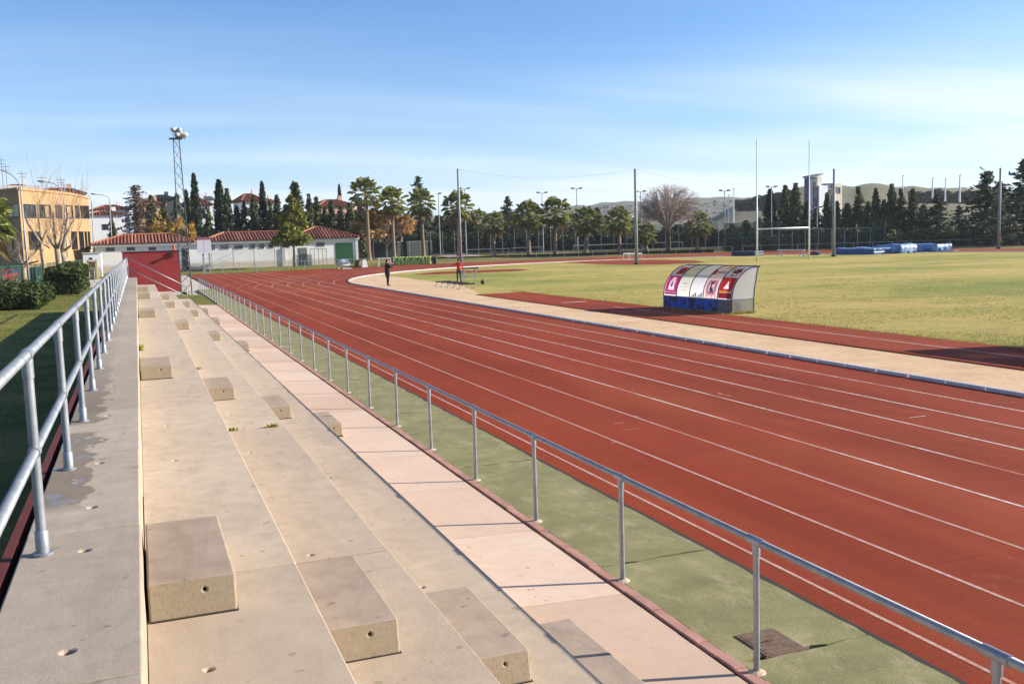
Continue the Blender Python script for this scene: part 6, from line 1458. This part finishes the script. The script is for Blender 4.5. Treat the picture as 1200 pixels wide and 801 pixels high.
J.update({'elbL': ((-.20, .22, 1.20), .050), 'wristL': ((-.08, .34, 1.42), .036), 'handL': ((-.05, .37, 1.49), (.04, .022)), 'elbR': ((.22, .20, 1.20), .050), 'wristR': ((.10, .33, 1.42), .036), 'handR': ((.06, .36, 1.50), (.04, .022))})
J['kneeL'] = ((-.07, .03, .50), .062); J['kneeR'] = ((.08, .0, .50), .062); J['ankL'] = ((-.07, .02, .10), .042); J['heelL'] = ((-.07, 0, .04), .04); J['toeL'] = ((-.08, .19, .03), .036); J['ankR'] = ((.09, -.03, .10), .042); J['heelR'] = ((.09, -.05, .04), .04); J['toeR'] = ((.11, .14, .03), .036)
J['pelvis'] = ((0, 0, .96), (.17, .14)); J['waist'] = ((0, 0, 1.10), (.165, .135)); J['chest'] = ((0, .01, 1.30), (.19, .145)); J['hipL'] = ((-.095, 0, .84), .12); J['hipR'] = ((.095, 0, .84), .12)
pb_ = skin_person('person', (16.55, 67.7, -.04), -1.25, J, bones_for(1, 1, 2), None, [M['skin'], M['blackcloth'], M['black']], 'person all in black standing on the sand by the kerb, hands raised to the face', None)
pb_.scale = (1.18, 1.18, 1.06)

# ================================================================== LIGHT AND SKY
SUN_EL = math.atan(.40); SUN_AZ = math.radians(102)      # azimuth from +Y towards +X
sd = bpy.data.lights.new('sun', 'SUN'); so = bpy.data.objects.new('sun', sd); COL.objects.link(so)
sd.energy = 5.0; sd.angle = math.radians(.53); sd.color = (1, .91, .78)
dv = Vector((math.sin(SUN_AZ) * math.cos(SUN_EL), math.cos(SUN_AZ) * math.cos(SUN_EL), math.sin(SUN_EL)))
so.rotation_euler = (-dv).to_track_quat('-Z', 'Y').to_euler(); so.location = dv * 200
w = bpy.data.worlds.new('World'); scene.world = w; w.use_nodes = True; nt = w.node_tree
bg = nt.nodes['Background']; sky = nt.nodes.new('ShaderNodeTexSky'); sky.sky_type = 'NISHITA'; sky.sun_disc = False
sky.sun_elevation = SUN_EL; sky.sun_rotation = SUN_AZ; sky.altitude = 50; sky.air_density = 1.0; sky.dust_density = .25; sky.ozone_density = 3.0
tc = nt.nodes.new('ShaderNodeTexCoord'); sp = nt.nodes.new('ShaderNodeSeparateXYZ'); nt.links.new(tc.outputs['Generated'], sp.inputs[0])
def wm(op, a, b_=0.0):
    x = nt.nodes.new('ShaderNodeMath'); x.operation = op
    for i, v in enumerate((a, b_)):
        if hasattr(v, 'is_linked'): nt.links.new(v, x.inputs[i])
        else: x.inputs[i].default_value = v
    return x.outputs[0]
zc = wm('ADD', wm('MAXIMUM', sp.outputs[2], 0.0), .06)
cv = nt.nodes.new('ShaderNodeCombineXYZ'); nt.links.new(wm('DIVIDE', sp.outputs[0], zc), cv.inputs[0]); nt.links.new(wm('DIVIDE', sp.outputs[1], zc), cv.inputs[1])
def cloud(scale, rot, detail, rough, lo, hi, dist, loc=(0, 0, 0)):
    mp = nt.nodes.new('ShaderNodeMapping'); nt.links.new(cv.outputs[0], mp.inputs[0]); mp.inputs['Scale'].default_value = scale; mp.inputs['Rotation'].default_value = (0, 0, rot); mp.inputs['Location'].default_value = loc
    nz = nt.nodes.new('ShaderNodeTexNoise'); nt.links.new(mp.outputs[0], nz.inputs['Vector']); nz.inputs['Scale'].default_value = 1; nz.inputs['Detail'].default_value = detail; nz.inputs['Roughness'].default_value = rough; nz.inputs['Distortion'].default_value = dist
    mr = nt.nodes.new('ShaderNodeMapRange'); mr.interpolation_type = 'SMOOTHSTEP'; nt.links.new(nz.outputs[0], mr.inputs[0]); mr.inputs[1].default_value = lo; mr.inputs[2].default_value = hi; return mr.outputs[0]
c1 = cloud((.26, .66, 1), .35, 6, .5, .32, .74, .4, (1.3, .4, 0)); c2 = cloud((.13, .26, 1), .2, 3, .5, .36, .62, .3, (3.1, 2.2, 0))
hz_ = nt.nodes.new('ShaderNodeMapRange'); hz_.interpolation_type = 'SMOOTHSTEP'; nt.links.new(sp.outputs[2], hz_.inputs[0]); hz_.inputs[1].default_value = .21; hz_.inputs[2].default_value = 0.0; hz_.inputs[3].default_value = 0.0; hz_.inputs[4].default_value = .55
bd_ = nt.nodes.new('ShaderNodeMapRange'); bd_.interpolation_type = 'SMOOTHSTEP'; nt.links.new(sp.outputs[2], bd_.inputs[0]); bd_.inputs[1].default_value = .215; bd_.inputs[2].default_value = .12
fac = wm('MINIMUM', wm('ADD', wm('MULTIPLY', wm('MULTIPLY', c1, wm('ADD', wm('MULTIPLY', c2, .6), .4)), wm('ADD', .12, wm('MULTIPLY', bd_.outputs[0], .5))), wm('MULTIPLY', hz_.outputs[0], wm('ADD', .45, wm('MULTIPLY', c2, .4)))), .8)
mxn = nt.nodes.new('ShaderNodeMix'); mxn.data_type = 'RGBA'; nt.links.new(fac, mxn.inputs[0]); wb = nt.nodes.new('ShaderNodeMix'); wb.data_type = 'RGBA'; wb.blend_type = 'MULTIPLY'; wb.inputs[0].default_value = 1; nt.links.new(sky.outputs[0], wb.inputs[6]); wb.inputs[7].default_value = (.68, .90, 1.17, 1)
nt.links.new(wb.outputs[2], mxn.inputs[6]); mxn.inputs[7].default_value = (6.3, 6.8, 7.6, 1)
nt.links.new(mxn.outputs[2], bg.inputs[0]); bg.inputs[1].default_value = .075
hb = MB(); hb.box(-4600, 5200, -1000, 6800, -6, 75); hm = bpy.data.materials.new('thin haze'); hm.use_nodes = True; ht = hm.node_tree
ht.nodes.remove(ht.nodes['Principled BSDF']); hv = ht.nodes.new('ShaderNodeVolumePrincipled'); hv.inputs['Color'].default_value = (.86, .92, 1, 1); hv.inputs['Density'].default_value = .00014; hv.inputs['Anisotropy'].default_value = .2
ht.links.new(hv.outputs[0], ht.nodes['Material Output'].inputs['Volume']); tag(hb.build('haze', hm), 'thin pale haze over the sports ground', 'haze', kind='stuff')
scene.view_settings.view_transform = 'Standard'; scene.view_settings.look = 'None'; scene.view_settings.gamma = 1; scene.view_settings.exposure = 1.1; scene.view_settings.use_curve_mapping = False
scene.cycles.max_bounces = 6; scene.cycles.transparent_max_bounces = 16
scene.cycles.use_denoising = True
